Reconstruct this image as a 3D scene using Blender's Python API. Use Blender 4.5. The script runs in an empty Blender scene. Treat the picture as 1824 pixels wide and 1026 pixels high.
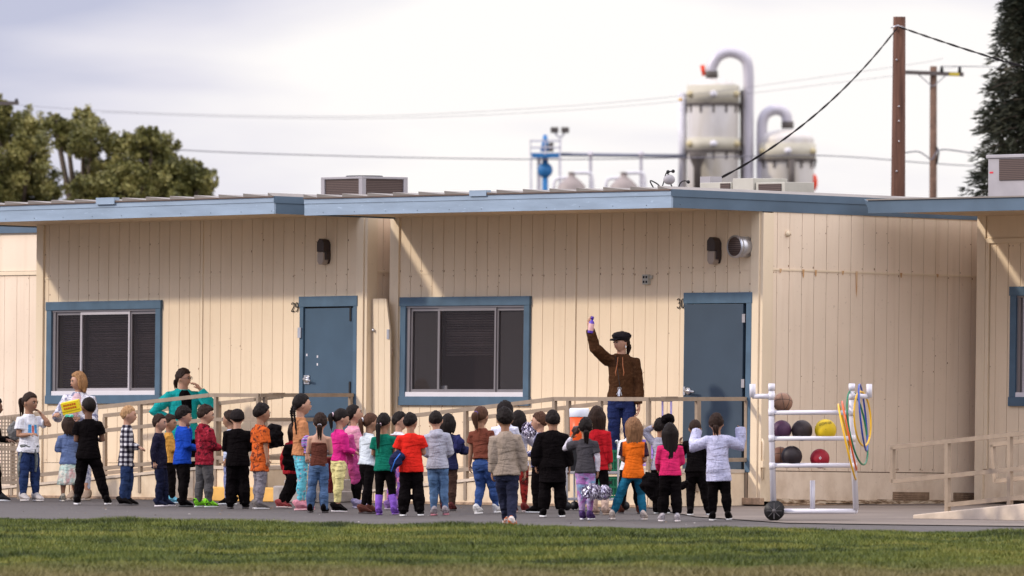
import bpy, bmesh, math, random
from mathutils import Vector, Matrix, noise as mnoise
random.seed(7)
S = bpy.context.scene
C = bpy.data.collections.new('scene'); S.collection.children.link(C)
R = math.radians

# ---------------------------------------------------------------- camera
FPX, HZ, CAMH = 15200.0, 668.0, 1.55
cam = bpy.data.cameras.new('camera'); camo = bpy.data.objects.new('camera', cam); C.objects.link(camo)
camo.location = (0, 0, CAMH); camo.rotation_euler = (R(90), 0, 0)
cam.sensor_width = 36; cam.lens = 36 * FPX / 1824; cam.shift_y = (HZ - 513) / 1824
cam.clip_start = 1; cam.clip_end = 6000
cam.dof.use_dof = True; cam.dof.focus_distance = 98; cam.dof.aperture_fstop = 5.6
S.camera = camo
S.view_settings.view_transform = 'Standard'; S.view_settings.look = 'None'; S.view_settings.exposure = 0.0; S.view_settings.gamma = 1
# ---------------------------------------------------------------- sun and sky
TH = R(48); CT, ST = math.cos(TH), math.sin(TH)
trav = Vector((0.66 * CT + ST, -0.66 * ST + CT, -0.72)).normalized()
sun = bpy.data.lights.new('sun', 'SUN'); suno = bpy.data.objects.new('sun', sun); C.objects.link(suno)
sun.energy = 2.7; sun.angle = R(3.2); sun.color = (1.0, 0.90, 0.78)
suno.rotation_euler = trav.to_track_quat('-Z', 'Y').to_euler()
W = bpy.data.worlds.new('World'); S.world = W; W.use_nodes = True
wn = W.node_tree; wn.nodes.clear()
def WN(t, **k):
    n = wn.nodes.new(t)
    for a, b in k.items(): setattr(n, a, b)
    return n
out = WN('ShaderNodeOutputWorld'); bg = WN('ShaderNodeBackground'); bgc = WN('ShaderNodeBackground'); mixs = WN('ShaderNodeMixShader')
sky = WN('ShaderNodeTexSky', sky_type='NISHITA', sun_disc=False)
sky.sun_elevation = math.asin(-trav.z); sky.sun_rotation = math.atan2(-trav.x, -trav.y)
bg.inputs['Strength'].default_value = 0.1
tc = WN('ShaderNodeTexCoord'); mp = WN('ShaderNodeMapping'); mp.inputs['Scale'].default_value = (13, 4, 62); mp.inputs['Location'].default_value = (2.3, 0.4, 1.25)
nz = WN('ShaderNodeTexNoise'); nz.inputs['Scale'].default_value = 1.0; nz.inputs['Detail'].default_value = 5; nz.inputs['Roughness'].default_value = 0.5; nz.inputs['Distortion'].default_value = 0.3
sep = WN('ShaderNodeSeparateXYZ')
def wmath(op, a, b=None, cl=False):
    n = WN('ShaderNodeMath', operation=op); n.use_clamp = cl
    for i, v in enumerate((a, b)):
        if v is None: continue
        if isinstance(v, (int, float)): n.inputs[i].default_value = v
        else: wn.links.new(v, n.inputs[i])
    return n.outputs[0]
L = wn.links.new
L(tc.outputs['Generated'], mp.inputs['Vector']); L(mp.outputs[0], nz.inputs['Vector']); L(tc.outputs['Generated'], sep.inputs[0]); L(sky.outputs[0], bg.inputs['Color'])
# a bank of greyer cloud low in the west (left), a thin bright deck elsewhere
bank = WN('ShaderNodeMapRange'); bank.interpolation_type = 'SMOOTHSTEP'
L(sep.outputs['X'], bank.inputs['Value']); bank.inputs['From Min'].default_value = -0.075; bank.inputs['From Max'].default_value = 0.0
bank.inputs['To Min'].default_value = -0.36; bank.inputs['To Max'].default_value = 0.12
topb = WN('ShaderNodeMapRange'); topb.interpolation_type = 'SMOOTHSTEP'
xz = wmath('ADD', sep.outputs['Z'], wmath('MULTIPLY', sep.outputs['X'], 0.10))
L(xz, topb.inputs['Value']); topb.inputs['From Min'].default_value = 0.0295; topb.inputs['From Max'].default_value = 0.0345
topb.inputs['To Min'].default_value = 0.0; topb.inputs['To Max'].default_value = 0.30
topc = WN('ShaderNodeMapRange'); topc.interpolation_type = 'SMOOTHSTEP'
L(wmath('ADD', sep.outputs['Z'], wmath('MULTIPLY', wmath('ABSOLUTE', sep.outputs['X']), 0.10)), topc.inputs['Value']); topc.inputs['From Min'].default_value = 0.0400; topc.inputs['From Max'].default_value = 0.052
topc.inputs['To Min'].default_value = 0.0; topc.inputs['To Max'].default_value = -0.42
val = wmath('ADD', wmath('ADD', wmath('ADD', wmath('MULTIPLY', nz.outputs['Fac'], 0.8), bank.outputs[0]), topb.outputs[0]), topc.outputs[0])
cr = WN('ShaderNodeValToRGB'); L(val, cr.inputs[0])
e = cr.color_ramp.elements
e[0].position = 0.08; e[0].color = (0.52, 0.54, 0.70, 1)
e[1].position = 0.55; e[1].color = (1.0, 0.967, 0.955, 1)
m = e.new(0.30); m.color = (0.76, 0.745, 0.835, 1)
L(cr.outputs[0], bgc.inputs['Color'])
zen = WN('ShaderNodeMapRange'); zen.interpolation_type = 'SMOOTHSTEP'; L(sep.outputs['Z'], zen.inputs['Value'])      # an overcast sky is brighter overhead
zen.inputs['From Min'].default_value = 0.06; zen.inputs['From Max'].default_value = 0.55; zen.inputs['To Min'].default_value = 1.07; zen.inputs['To Max'].default_value = 2.9
L(zen.outputs[0], bgc.inputs['Strength'])
mixs.inputs[0].default_value = 0.94
L(bg.outputs[0], mixs.inputs[1]); L(bgc.outputs[0], mixs.inputs[2]); L(mixs.outputs[0], out.inputs[0])

# ---------------------------------------------------------------- helpers
def lin(c):
    return tuple((v / 12.92 if v <= .04045 else ((v + .055) / 1.055) ** 2.4) for v in c)
def hexc(h):
    return lin(tuple(int(h[i:i + 2], 16) / 255 for i in (0, 2, 4)))
_m = {}
class NT:
    def __init__(s, name, rough=.8, metal=0, spec=.3):
        s.m = bpy.data.materials.new(name); s.m.use_nodes = True; s.t = s.m.node_tree; s.b = s.t.nodes['Principled BSDF']
        s.b.inputs['Roughness'].default_value = rough; s.b.inputs['Metallic'].default_value = metal; s.b.inputs['Specular IOR Level'].default_value = spec
        s.tc = s.t.nodes.new('ShaderNodeTexCoord')
    def n(s, t, **k):
        x = s.t.nodes.new(t)
        for a, b in k.items(): setattr(x, a, b)
        return x
    def l(s, a, b): s.t.links.new(a, b)
    def map(s, scale=(1, 1, 1), loc=(0, 0, 0), rot=(0, 0, 0)):
        x = s.n('ShaderNodeMapping'); s.l(s.tc.outputs['Object'], x.inputs[0])
        x.inputs['Scale'].default_value = scale; x.inputs['Location'].default_value = loc; x.inputs['Rotation'].default_value = rot
        return x.outputs[0]
    def noise(s, vec, scale, detail=3, rough=.55, dist=0):
        x = s.n('ShaderNodeTexNoise'); s.l(vec, x.inputs['Vector']); x.inputs['Scale'].default_value = scale
        x.inputs['Detail'].default_value = detail; x.inputs['Roughness'].default_value = rough; x.inputs['Distortion'].default_value = dist
        return x.outputs['Fac']
    def ramp(s, fac, stops, interp='LINEAR'):
        x = s.n('ShaderNodeValToRGB'); s.l(fac, x.inputs[0]); x.color_ramp.interpolation = interp; e = x.color_ramp.elements
        while len(e) < len(stops): e.new(0.5)
        for i, (p, c) in enumerate(stops):
            if isinstance(c, (int, float)): c = (c, c, c)
            e[i].position = p; e[i].color = (*c[:3], 1)
        return x.outputs[0]
    def math(s, op, a, b=None, clamp=False):
        x = s.n('ShaderNodeMath', operation=op); x.use_clamp = clamp
        for i, v in enumerate((a, b)):
            if v is None: continue
            if isinstance(v, (int, float)): x.inputs[i].default_value = v
            else: s.l(v, x.inputs[i])
        return x.outputs[0]
    def mix(s, fac, a, b, mode='MIX'):
        x = s.n('ShaderNodeMix', data_type='RGBA', blend_type=mode)
        for i, v in ((0, fac), (6, a), (7, b)):
            if isinstance(v, (int, float)): x.inputs[i].default_value = v
            elif isinstance(v, tuple): x.inputs[i].default_value = (*v[:3], 1)
            else: s.l(v, x.inputs[i])
        return x.outputs[2]
    def color(s, v):
        if isinstance(v, tuple): s.b.inputs['Base Color'].default_value = (*v[:3], 1)
        else: s.l(v, s.b.inputs['Base Color'])
        return s
    def bump(s, h, strength=.3, dist=.01):
        x = s.n('ShaderNodeBump'); s.l(h, x.inputs['Height']); x.inputs['Strength'].default_value = strength; x.inputs['Distance'].default_value = dist
        s.l(x.outputs[0], s.b.inputs['Normal']); return s
    def sep(s, vec):
        x = s.n('ShaderNodeSeparateXYZ'); s.l(vec, x.inputs[0]); return x.outputs
def simple(name, col, rough=.6, metal=0, var=.12, scale=3.0, bump=0.0, spec=.3):
    if name in _m: return _m[name]
    t = NT(name, rough, metal, spec); v = t.map()
    n = t.noise(v, scale, 4)
    lo = tuple(c * (1 - var) for c in col); hi = tuple(min(1, c * (1 + var)) for c in col)
    t.color(t.ramp(n, [(.3, lo), (.7, hi)]))
    if bump: t.bump(t.noise(v, scale * 12, 3), bump, .004)
    _m[name] = t.m; return t.m

class MB:
    def __init__(s): s.v = []; s.f = []; s.mi = []; s.sm = []
    def add(s, vs, fs, mat=0, smooth=False, M=None):
        o = len(s.v)
        s.v += [tuple(M @ Vector(p)) for p in vs] if M is not None else [tuple(p) for p in vs]
        s.f += [tuple(i + o for i in f) for f in fs]; s.mi += [mat] * len(fs); s.sm += [smooth] * len(fs)
        return s
    def box(s, x0, x1, y0, y1, z0, z1, mat=0, M=None):
        v = [(x, y, z) for x in (x0, x1) for y in (y0, y1) for z in (z0, z1)]
        return s.add(v, [(0, 1, 3, 2), (4, 6, 7, 5), (0, 4, 5, 1), (2, 3, 7, 6), (0, 2, 6, 4), (1, 5, 7, 3)], mat, False, M)
    def prism(s, poly, y0, y1, mat=0, M=None):   # poly in (x,z)
        n = len(poly); v = [(x, y0, z) for x, z in poly] + [(x, y1, z) for x, z in poly]
        f = [tuple(range(n)), tuple(range(2 * n - 1, n - 1, -1))] + [(i, i + n, (i + 1) % n + n, (i + 1) % n) for i in range(n)]
        return s.add(v, f, mat, False, M)
    def bar(s, p, q, w, h=None, mat=0, M=None):
        h = h or w; p = Vector(p); q = Vector(q); d = (q - p).normalized()
        up = Vector((0, 0, 1)) if abs(d.z) < .95 else Vector((0, 1, 0))
        r = d.cross(up).normalized(); t = r.cross(d)
        v = [a + r * (sx * w / 2) + t * (sz * h / 2) for a in (p, q) for sx, sz in ((-1, -1), (1, -1), (1, 1), (-1, 1))]
        return s.add(v, [(0, 1, 2, 3), (7, 6, 5, 4), (0, 4, 5, 1), (1, 5, 6, 2), (2, 6, 7, 3), (3, 7, 4, 0)], mat, False, M)
    def tube(s, pts, rad, seg=8, mat=0, smooth=True, cap=True, M=None, flat=1.0, up=None):
        pts = [Vector(p) for p in pts]; n = len(pts)
        if isinstance(rad, (int, float)): rad = [rad] * n
        prev = None; vs = []
        for i in range(n):
            d = (pts[min(i + 1, n - 1)] - pts[max(i - 1, 0)]).normalized()
            if prev is None:
                a = Vector(up) if up is not None else (Vector((0, 0, 1)) if abs(d.z) < .9 else Vector((0, 1, 0)))
            else: a = prev
            x = (a - d * a.dot(d)); x = x.normalized() if x.length > 1e-6 else d.orthogonal().normalized()
            y = d.cross(x); prev = x
            rr = rad[i]; rx, ry = rr if isinstance(rr, tuple) else (rr * flat, rr)
            vs += [pts[i] + x * (rx * math.cos(2 * math.pi * k / seg)) + y * (ry * math.sin(2 * math.pi * k / seg)) for k in range(seg)]
        fs = [(i * seg + k, i * seg + (k + 1) % seg, (i + 1) * seg + (k + 1) % seg, (i + 1) * seg + k) for i in range(n - 1) for k in range(seg)]
        if cap: fs += [tuple(range(seg - 1, -1, -1)), tuple((n - 1) * seg + k for k in range(seg))]
        return s.add(vs, fs, mat, smooth, M)
    def lathe(s, prof, c=(0, 0, 0), seg=24, mat=0, M=None, smooth=True):   # prof (r,z)
        vs = []
        for r, z in prof:
            vs += [(c[0] + r * math.cos(2 * math.pi * k / seg), c[1] + r * math.sin(2 * math.pi * k / seg), c[2] + z) for k in range(seg)]
        n = len(prof)
        fs = [(i * seg + k, i * seg + (k + 1) % seg, (i + 1) * seg + (k + 1) % seg, (i + 1) * seg + k) for i in range(n - 1) for k in range(seg)]
        if prof[0][0] > 1e-5: fs.append(tuple(range(seg - 1, -1, -1)))
        if prof[-1][0] > 1e-5: fs.append(tuple((n - 1) * seg + k for k in range(seg)))
        return s.add(vs, fs, mat, smooth, M)
    def ball(s, c, r, seg=14, rings=9, mat=0, M=None):
        if isinstance(r, (int, float)): r = (r, r, r)
        vs = [(c[0], c[1], c[2] - r[2])]
        for i in range(1, rings):
            a = -math.pi / 2 + math.pi * i / rings
            vs += [(c[0] + r[0] * math.cos(a) * math.cos(2 * math.pi * k / seg), c[1] + r[1] * math.cos(a) * math.sin(2 * math.pi * k / seg), c[2] + r[2] * math.sin(a)) for k in range(seg)]
        vs.append((c[0], c[1], c[2] + r[2])); t = len(vs) - 1
        fs = [(0, 1 + (k + 1) % seg, 1 + k) for k in range(seg)]
        fs += [(1 + i * seg + k, 1 + i * seg + (k + 1) % seg, 1 + (i + 1) * seg + (k + 1) % seg, 1 + (i + 1) * seg + k) for i in range(rings - 2) for k in range(seg)]
        fs += [(t, 1 + (rings - 2) * seg + k, 1 + (rings - 2) * seg + (k + 1) % seg) for k in range(seg)]
        return s.add(vs, fs, mat, True, M)
    def mesh(s, name, mats):
        me = bpy.data.meshes.new(name); me.from_pydata(s.v, [], s.f)
        for m in (mats if isinstance(mats, (list, tuple)) else [mats]): me.materials.append(m)
        me.polygons.foreach_set('material_index', s.mi); me.polygons.foreach_set('use_smooth', s.sm)
        me.update(); return me
    def build(s, name, mats, parent=None, bevel=0, loc=None, rot=None):
        me = s.mesh(name, mats)
        bm = bmesh.new(); bm.from_mesh(me); bmesh.ops.recalc_face_normals(bm, faces=bm.faces); bm.to_mesh(me); bm.free()
        o = bpy.data.objects.new(name, me); C.objects.link(o)
        if parent: o.parent = parent
        if loc: o.location = loc
        if rot: o.rotation_euler = rot
        if bevel:
            b = o.modifiers.new('bevel', 'BEVEL'); b.width = bevel; b.segments = 2; b.limit_method = 'ANGLE'; b.angle_limit = R(40)
        return o
def tag(o, label=None, cat=None, group=None, kind=None):
    if label: o['label'] = label
    if cat: o['category'] = cat
    if group: o['group'] = group
    if kind: o['kind'] = kind
    return o
def empty(name, loc, rot=(0, 0, 0), label=None, cat=None, group=None):
    o = bpy.data.objects.new(name, None); C.objects.link(o); o.location = loc; o.rotation_euler = rot; o.empty_display_size = .2
    return tag(o, label, cat, group)
def copy_tree(o, parent=None):
    c = o.copy(); C.objects.link(c); c.parent = parent
    for ch in list(o.children): copy_tree(ch, c)
    return c
def at(px, py, Y):      # world point seen at pixel (px,py) at distance Y
    return Vector(((px - 912) / FPX * Y, Y, CAMH - (py - HZ) / FPX * Y))
def gnd(px, py):        # ground point
    Y = FPX * CAMH / (py - HZ); return Vector(((px - 912) / FPX * Y, Y, 0))
class Frame:
    """local frame of a building front: a to the right along the wall, b into the building"""
    def __init__(s, wx, wy, th=TH): s.W = (wx, wy); s.c = math.cos(th); s.s = math.sin(th); s.th = th
    def a(s, px, b):
        k = (px - 912) / FPX
        return (k * (s.W[1] + b * s.c) - s.W[0] - b * s.s) / (s.c + k * s.s)
    def b(s, px, a):
        k = (px - 912) / FPX
        return (k * (s.W[1] - a * s.s) - s.W[0] - a * s.c) / (s.s - k * s.c)
    def Y(s, a, b): return s.W[1] - a * s.s + b * s.c
    def z(s, py, a, b): return CAMH - (py - HZ) / FPX * s.Y(a, b)
    def pt(s, px, py, b):
        a = s.a(px, b); return a, s.z(py, a, b)
    def world(s, a, b, z=0): return Vector((s.W[0] + a * s.c + b * s.s, s.W[1] - a * s.s + b * s.c, z))
# ---------------------------------------------------------------- materials of the setting
def wall_mat(name, base, dirt=.5, edge=None):
    t = NT(name, .75, 0, .25); v = t.map()
    big = t.noise(v, .7, 4); st = t.noise(t.map((9, 9, .5)), 1.0, 4, .6); fine = t.noise(v, 26, 3)
    c0 = t.ramp(big, [(.3, tuple(x * .93 for x in base)), (.7, tuple(min(1, x * 1.04) for x in base))])
    c1 = t.mix(t.ramp(st, [(.52, 0.0), (.8, .32 * dirt)]), c0, tuple(a * b for a, b in zip(base, (.62, .52, .42))))
    sp = t.ramp(fine, [(.66, 0.0), (.74, .35 * dirt)])
    low = t.n('ShaderNodeMapRange'); t.l(t.sep(v)[2], low.inputs['Value']); low.inputs['From Min'].default_value = .05; low.inputs['From Max'].default_value = .75; low.inputs['To Min'].default_value = .95; low.inputs['To Max'].default_value = 0
    splash = t.math('MULTIPLY', low.outputs[0], t.ramp(t.noise(t.map((3, 3, 2)), 1.4, 5, .65), [(.42, 0.0), (.75, .85)]))
    c1 = t.mix(splash, c1, tuple(a * b for a, b in zip(base, (.60, .52, .44))))
    patch = t.ramp(t.noise(t.map((1, 1, .6), (9, 4, 2)), .9, 2), [(.56, 0.0), (.60, .16)]); c1 = t.mix(patch, c1, tuple(min(1, a * 1.15) for a in base))
    c2 = t.mix(sp, c1, (.30, .20, .12))
    t.color(c2); t.bump(t.noise(t.map((60, 60, 4)), 1, 3), .12, .003)
    return t.m
CREAM = (.76, .61, .43)
M_wall = wall_mat('cream_siding_paint', CREAM); M_trim = wall_mat('cream_trim_paint', (.76, .62, .44), .5)
M_wallside = wall_mat('weathered_cream_siding_lightened', (.80, .65, .495), .8)  # more dirt, but base lifted: light on the side walls put into the colour
M_nail = simple('rusty_nail_head', (.20, .095, .045), .9, var=.4, scale=30)
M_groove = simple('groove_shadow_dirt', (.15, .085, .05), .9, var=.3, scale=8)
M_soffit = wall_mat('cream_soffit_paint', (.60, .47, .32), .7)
def fascia_mat(name, base):
    t = NT(name, .55, 0, .35); v = t.map()
    c = t.ramp(t.noise(t.map((1, 1, 6)), 1.3, 4), [(.3, tuple(x * .85 for x in base)), (.7, tuple(x * 1.12 for x in base))])
    wear = t.ramp(t.noise(t.map((3, 3, 14)), 3.0, 5, .65), [(.63, 0.0), (.70, .55)])
    c = t.mix(wear, c, tuple(min(1, x * 1.5 + .08) for x in base))
    rust = t.ramp(t.noise(t.map((2.2, 2.2, .8), (3, 0, 0)), 1.2, 3), [(.70, 0.0), (.76, .7)])
    c = t.mix(rust, c, (.50, .33, .20)); t.color(c); t.bump(t.noise(t.map((4, 4, 40)), 2, 4), .3, .004); return t.m
BLUE = (.155, .245, .34)
M_fascia = fascia_mat('pale_blue_fascia_sunlit', (.27, .345, .43)); M_fasc2 = simple('blue_fascia_shaded', (.085, .128, .175), .5, var=.15, scale=1.5)  # one fascia blue split in two: sunlit front, shaded side put into colour
M_blue = simple('blue_trim_paint', (.070, .122, .175), .5, var=.14, scale=4, bump=.1)
M_door = simple('blue_door_paint', (.052, .092, .135), .45, var=.10, scale=2)
M_alu = simple('window_aluminium', (.24, .22, .225), .4, .5, var=.06); M_white = simple('white_vinyl', (.66, .63, .65), .45, var=.04)
M_steel = simple('galvanised_steel', (.55, .55, .57), .35, .8, var=.08)
M_rail = simple('tan_railing_paint', (.295, .225, .162), .5, var=.13, scale=9, bump=.1)
M_seam = simple('roof_sheet_metal', (.22, .195, .175), .7, .0, var=.2, scale=2); M_seamedge = simple('roof_sheet_edge', (.12, .08, .06), .8, var=.3)
M_black = simple('black_paint', (.012, .011, .012), .5, var=.2); M_dark = simple('dark_bronze', (.05, .035, .03), .5, var=.2)
M_wood = simple('rotten_wood', (.34, .23, .15), .9, var=.45, scale=14, bump=.4)
M_conc = simple('painted_concrete', (.56, .46, .36), .85, var=.16, scale=5, bump=.3); M_concg = simple('grey_step_concrete', (.33, .29, .26), .9, var=.2, scale=9, bump=.3)
M_yellow = simple('yellow_kerb_paint', (.72, .40, .10), .7, var=.12, scale=6)
M_grey = simple('unit_grey_paint', (.33, .31, .32), .5, var=.1); M_beige = simple('unit_beige_paint', (.44, .42, .36), .6, var=.1)
M_grill = NT('condenser_grille', .6); _v = M_grill.map((1, 1, 1)); _w = M_grill.n('ShaderNodeTexWave', bands_direction='Z'); M_grill.l(_v, _w.inputs[0]); _w.inputs['Scale'].default_value = 14
M_grill.color(M_grill.ramp(_w.outputs['Fac'], [(.2, (.035, .022, .018)), (.7, (.11, .075, .065))])); M_grill = M_grill.m
# slatted blind behind glass
t = NT('venetian_blind', .35, 0, .5); _v = t.map(); _w = t.n('ShaderNodeTexWave', bands_direction='Z'); t.l(_v, _w.inputs[0]); _w.inputs['Scale'].default_value = 9.5; _w.inputs['Distortion'].default_value = .35
t.color(t.mix(t.ramp(t.noise(t.map((4, 1, 1)), 1.6, 3), [(.4, 0.0), (.75, .55)]), t.ramp(_w.outputs['Fac'], [(.25, (.022, .018, .019)), (.8, (.105, .088, .088))]), (.02, .012, .012))); M_blind = t.m
t = NT('dark_glass', .06, 0, .5); t.color((.015, .011, .012)); M_glass = t.m
M_room = simple('dark_room', (.018, .008, .008), .8)
# grass / asphalt / concrete
t = NT('asphalt', .85, 0, .3); v = t.map()
c = t.ramp(t.noise(t.map((.35, 1.2, 1)), 1.0, 4), [(.3, (.056, .047, .042)), (.7, (.086, .072, .064))])
c = t.mix(t.ramp(t.noise(v, 45, 3), [(.35, 0.0), (.7, .25)]), c, (.10, .09, .09))
c = t.mix(t.ramp(t.noise(v, 9, 2), [(.74, 0.0), (.77, .8)]), c, (.34, .31, .28))
c = t.mix(t.ramp(t.noise(t.map((.5, .7, 1), (3, 9, 0)), 1.6, 5, .7), [(.55, 0.0), (.68, .45)]), c, (.075, .062, .058))
vo = t.n('ShaderNodeTexVoronoi', feature='DISTANCE_TO_EDGE'); t.l(t.map((.45, .22, 1)), vo.inputs[0]); c = t.mix(t.ramp(vo.outputs['Distance'], [(.006, .8), (.014, 0.0)]), c, (.045, .036, .033))
t.color(c); t.bump(t.noise(v, 80, 2), .4, .006); M_asph = t.m
t = NT('apron_concrete', .85, 0, .3); v = t.map()
c = t.ramp(t.noise(v, .8, 5), [(.3, (.125, .100, .082)), (.7, (.19, .152, .125))]); c = t.mix(t.ramp(t.noise(v, 14, 4), [(.5, 0.0), (.8, .5)]), c, (.11, .085, .07)); t.color(c); M_apron = t.m
t = NT('turf_soil', .95, 0, .1); v = t.map(); c = t.ramp(t.noise(v, .9, 4), [(.3, (.022, .030, .007)), (.7, (.050, .058, .014))]); t.color(c); M_soil = t.m
t = NT('grass_blades', .6, 0, .25); v = t.map(); 
n1 = t.noise(t.map((.35, .9, 1)), 1.0, 4, .6); n2 = t.noise(v, 7, 2)
c = t.ramp(n1, [(.38, (.023, .037, .005)), (.47, (.062, .086, .011)), (.57, (.125, .142, .018)), (.70, (.21, .185, .038))])
c = t.mix(t.ramp(n2, [(.50, 0.0), (.8, .35)]), c, (.30, .28, .07)); 
dry = t.n('ShaderNodeMapRange'); t.l(t.sep(v)[1], dry.inputs['Value']); dry.inputs['From Min'].default_value = 65.3; dry.inputs['From Max'].default_value = 69.0; dry.inputs['To Min'].default_value = .85; dry.inputs['To Max'].default_value = 0
c = t.mix(dry.outputs[0], c, (.19, .15, .06)); t.color(c); t.b.inputs['Transmission Weight'].default_value = 0; M_grass = t.m

# ---------------------------------------------------------------- ground
g = MB(); g.add([(-400, 20, -.004), (400, 20, -.004), (400, 2500, -.004), (-400, 2500, -.004)], [(0, 1, 2, 3)]); tag(g.build('ground', M_asph), kind='structure')
E0, E1 = gnd(0, 930.5), gnd(1824, 955)      # edge of the turf
ed = (E1 - E0); slope = ed.y / ed.x
def edgeY(x): return E0.y + (x - E0.x) * slope + .10 * mnoise.noise(Vector((x * .9, 0, 0))) + .05 * mnoise.noise(Vector((x * 4, 3, 0)))
xs = [-30 + i * .25 for i in range(241)]
g = MB(); vs = [(x, edgeY(x), .008) for x in xs] + [(x, 22, .008) for x in xs]; n = len(xs)
g.add(vs, [(i, i + 1, n + i + 1, n + i) for i in range(n - 1)]); tag(g.build('lawn', M_soil), kind='structure')
g = MB(); apr = [gnd(1150, 904), gnd(1240, 921), gnd(1400, 932), gnd(1580, 935), gnd(1824, 938), gnd(2300, 945), Vector((16, 103, 0)), Vector((7, 112, 0)), Vector((1.2, 102.2, 0))]
g.add([(p.x, p.y, .006) for p in apr] , [tuple(range(len(apr)))]); tag(g.build('concrete_apron', M_apron), kind='structure')
# turf: many blades, one object
import numpy as np
rng = np.random.default_rng(3)
NB = 470000
yy = 64.2 + (90.6 - 64.2) * rng.random(NB) ** 1.0; half = .085 * yy + .15
xx = (rng.random(NB) * 2 - 1) * half
ey = np.interp(xx, np.array(xs), np.array([edgeY(x) for x in xs])) + rng.normal(0, .035, NB)
k = yy < ey
# extra blades along the edge
ne = 26000; xe = (rng.random(ne) * 2 - 1) * 5.9; ye = np.interp(xe, np.array(xs), np.array([edgeY(x) for x in xs])) - np.abs(rng.normal(0, .5, ne))
xx = np.concatenate([xx[k], xe]); yy = np.concatenate([yy[k], ye]); nb = len(xx)
clump = np.array([mnoise.noise(Vector((a * 1.1, b * .45, 0))) + .6 * mnoise.noise(Vector((a * 3.1, b * 1.5, 5))) for a, b in zip(xx[::1], yy[::1])])
hh = (.034 + .030 * rng.random(nb)) * np.clip(1 + .85 * clump, .35, 2.2); ww = .0045 + .004 * rng.random(nb)
an = rng.random(nb) * math.pi * 2; lean = rng.normal(0, .55, (nb, 2)) * hh[:, None]
dx, dy = np.cos(an) * ww, np.sin(an) * ww
P = np.zeros((nb, 3, 3)); P[:, 0] = np.stack([xx - dx, yy - dy, np.full(nb, .004)], 1); P[:, 1] = np.stack([xx + dx, yy + dy, np.full(nb, .004)], 1)
P[:, 2] = np.stack([xx + lean[:, 0], yy + lean[:, 1], hh], 1)
me = bpy.data.meshes.new('grass'); me.vertices.add(nb * 3); me.vertices.foreach_set('co', P.reshape(-1).astype('f')); me.loops.add(nb * 3); me.loops.foreach_set('vertex_index', np.arange(nb * 3, dtype='i'))
me.polygons.add(nb); me.polygons.foreach_set('loop_start', np.arange(0, nb * 3, 3, dtype='i')); me.polygons.foreach_set('loop_total', np.full(nb, 3, dtype='i')); me.materials.append(M_grass); me.update(calc_edges=True)
o = bpy.data.objects.new('grass', me); C.objects.link(o); tag(o, 'mown green lawn in the foreground along the asphalt', 'grass', kind='stuff')
# leaf litter and pebbles scattered on the asphalt
g = MB()
for i in range(150):
    py = random.uniform(904, 944); p = gnd(random.uniform(0, 1240), py)
    if p.y < edgeY(p.x) - .2: continue
    s_ = random.uniform(.006, .02); M = Matrix.Translation((p.x, p.y, .012)) @ Matrix.Rotation(random.random() * 6, 4, 'Z') @ Matrix.Rotation(random.uniform(-.5, .5), 4, 'X')
    g.add([(-s_, 0, 0), (0, -s_ * .6, 0.002), (s_ * 1.2, 0, 0), (0, s_ * .7, .004)], [(0, 1, 2, 3)], random.choice((0, 0, 1)), False, M)
o = g.build('leaf_litter', [simple('dry_leaf', (.16, .10, .05), .9), simple('pale_debris', (.55, .5, .45), .9)]); tag(o, 'scattered dry leaves and grit on the asphalt', 'litter', kind='stuff')

# ---------------------------------------------------------------- buildings
F30 = Frame(2.913, 100.62); F29 = Frame(-1.827, 105.57); F31 = Frame(5.589, 102.6)
ZT, ZJ, ZS = 3.60, 2.80, .42
def siding(mb, holes, a0, a1, z0, z1, pitch=.203, side=False, aoff=0.0, th=.022, gap=.007, nails=True):
    """boards from a0..a1 with gaps; holes = list of (a0,a1,z0,z1); front plane b=0 (boards stand toward -b); side plane a=0 if side"""
    n0 = math.floor((a0 - aoff) / pitch)
    k = n0
    while aoff + k * pitch < a1:
        x0 = max(a0, aoff + k * pitch + gap / 2); x1 = min(a1, aoff + (k + 1) * pitch - gap / 2); k += 1
        if x1 - x0 < .004: continue
        cuts = sorted({x0, x1} | {h[i] for h in holes for i in (0, 1) if x0 < h[i] < x1})
        for c0, c1 in zip(cuts, cuts[1:]):
            segs = [(z0, z1)]; mid = (c0 + c1) / 2
            for h in holes:
                if h[0] < mid < h[1]:
                    ns = []
                    for s0, s1 in segs:
                        if h[2] > s0: ns.append((s0, min(s1, h[2])))
                        if h[3] < s1: ns.append((max(s0, h[3]), s1))
                    segs = [q for q in ns if q[1] - q[0] > .002]
            for s0, s1 in segs:
                d = th + random.uniform(-.001, .001)
                if nails:
                    for zz_ in (s0 + .03, s1 - .03, s0 + (s1 - s0) * random.uniform(.3, .7)):
                        for xn in (c0 + .012, c1 - .012):
                            if random.random() < .32 and c1 - c0 > .05:
                                nz_ = zz_ + random.uniform(-.006, .006); r_ = random.uniform(.003, .006)
                                if side: mb.box(d, d + .002, xn - r_, xn + r_, nz_ - r_, nz_ + r_ * random.choice((1, 1, 3)), 1)
                                else: mb.box(xn - r_, xn + r_, -d - .002, -d, nz_ - r_ * random.choice((1, 1, 3)), nz_ + r_, 1)
                if side: mb.box(-.002, d, c0, c1, s0, s1)
                else: mb.box(c0, c1, -d, .002, s0, s1)
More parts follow.
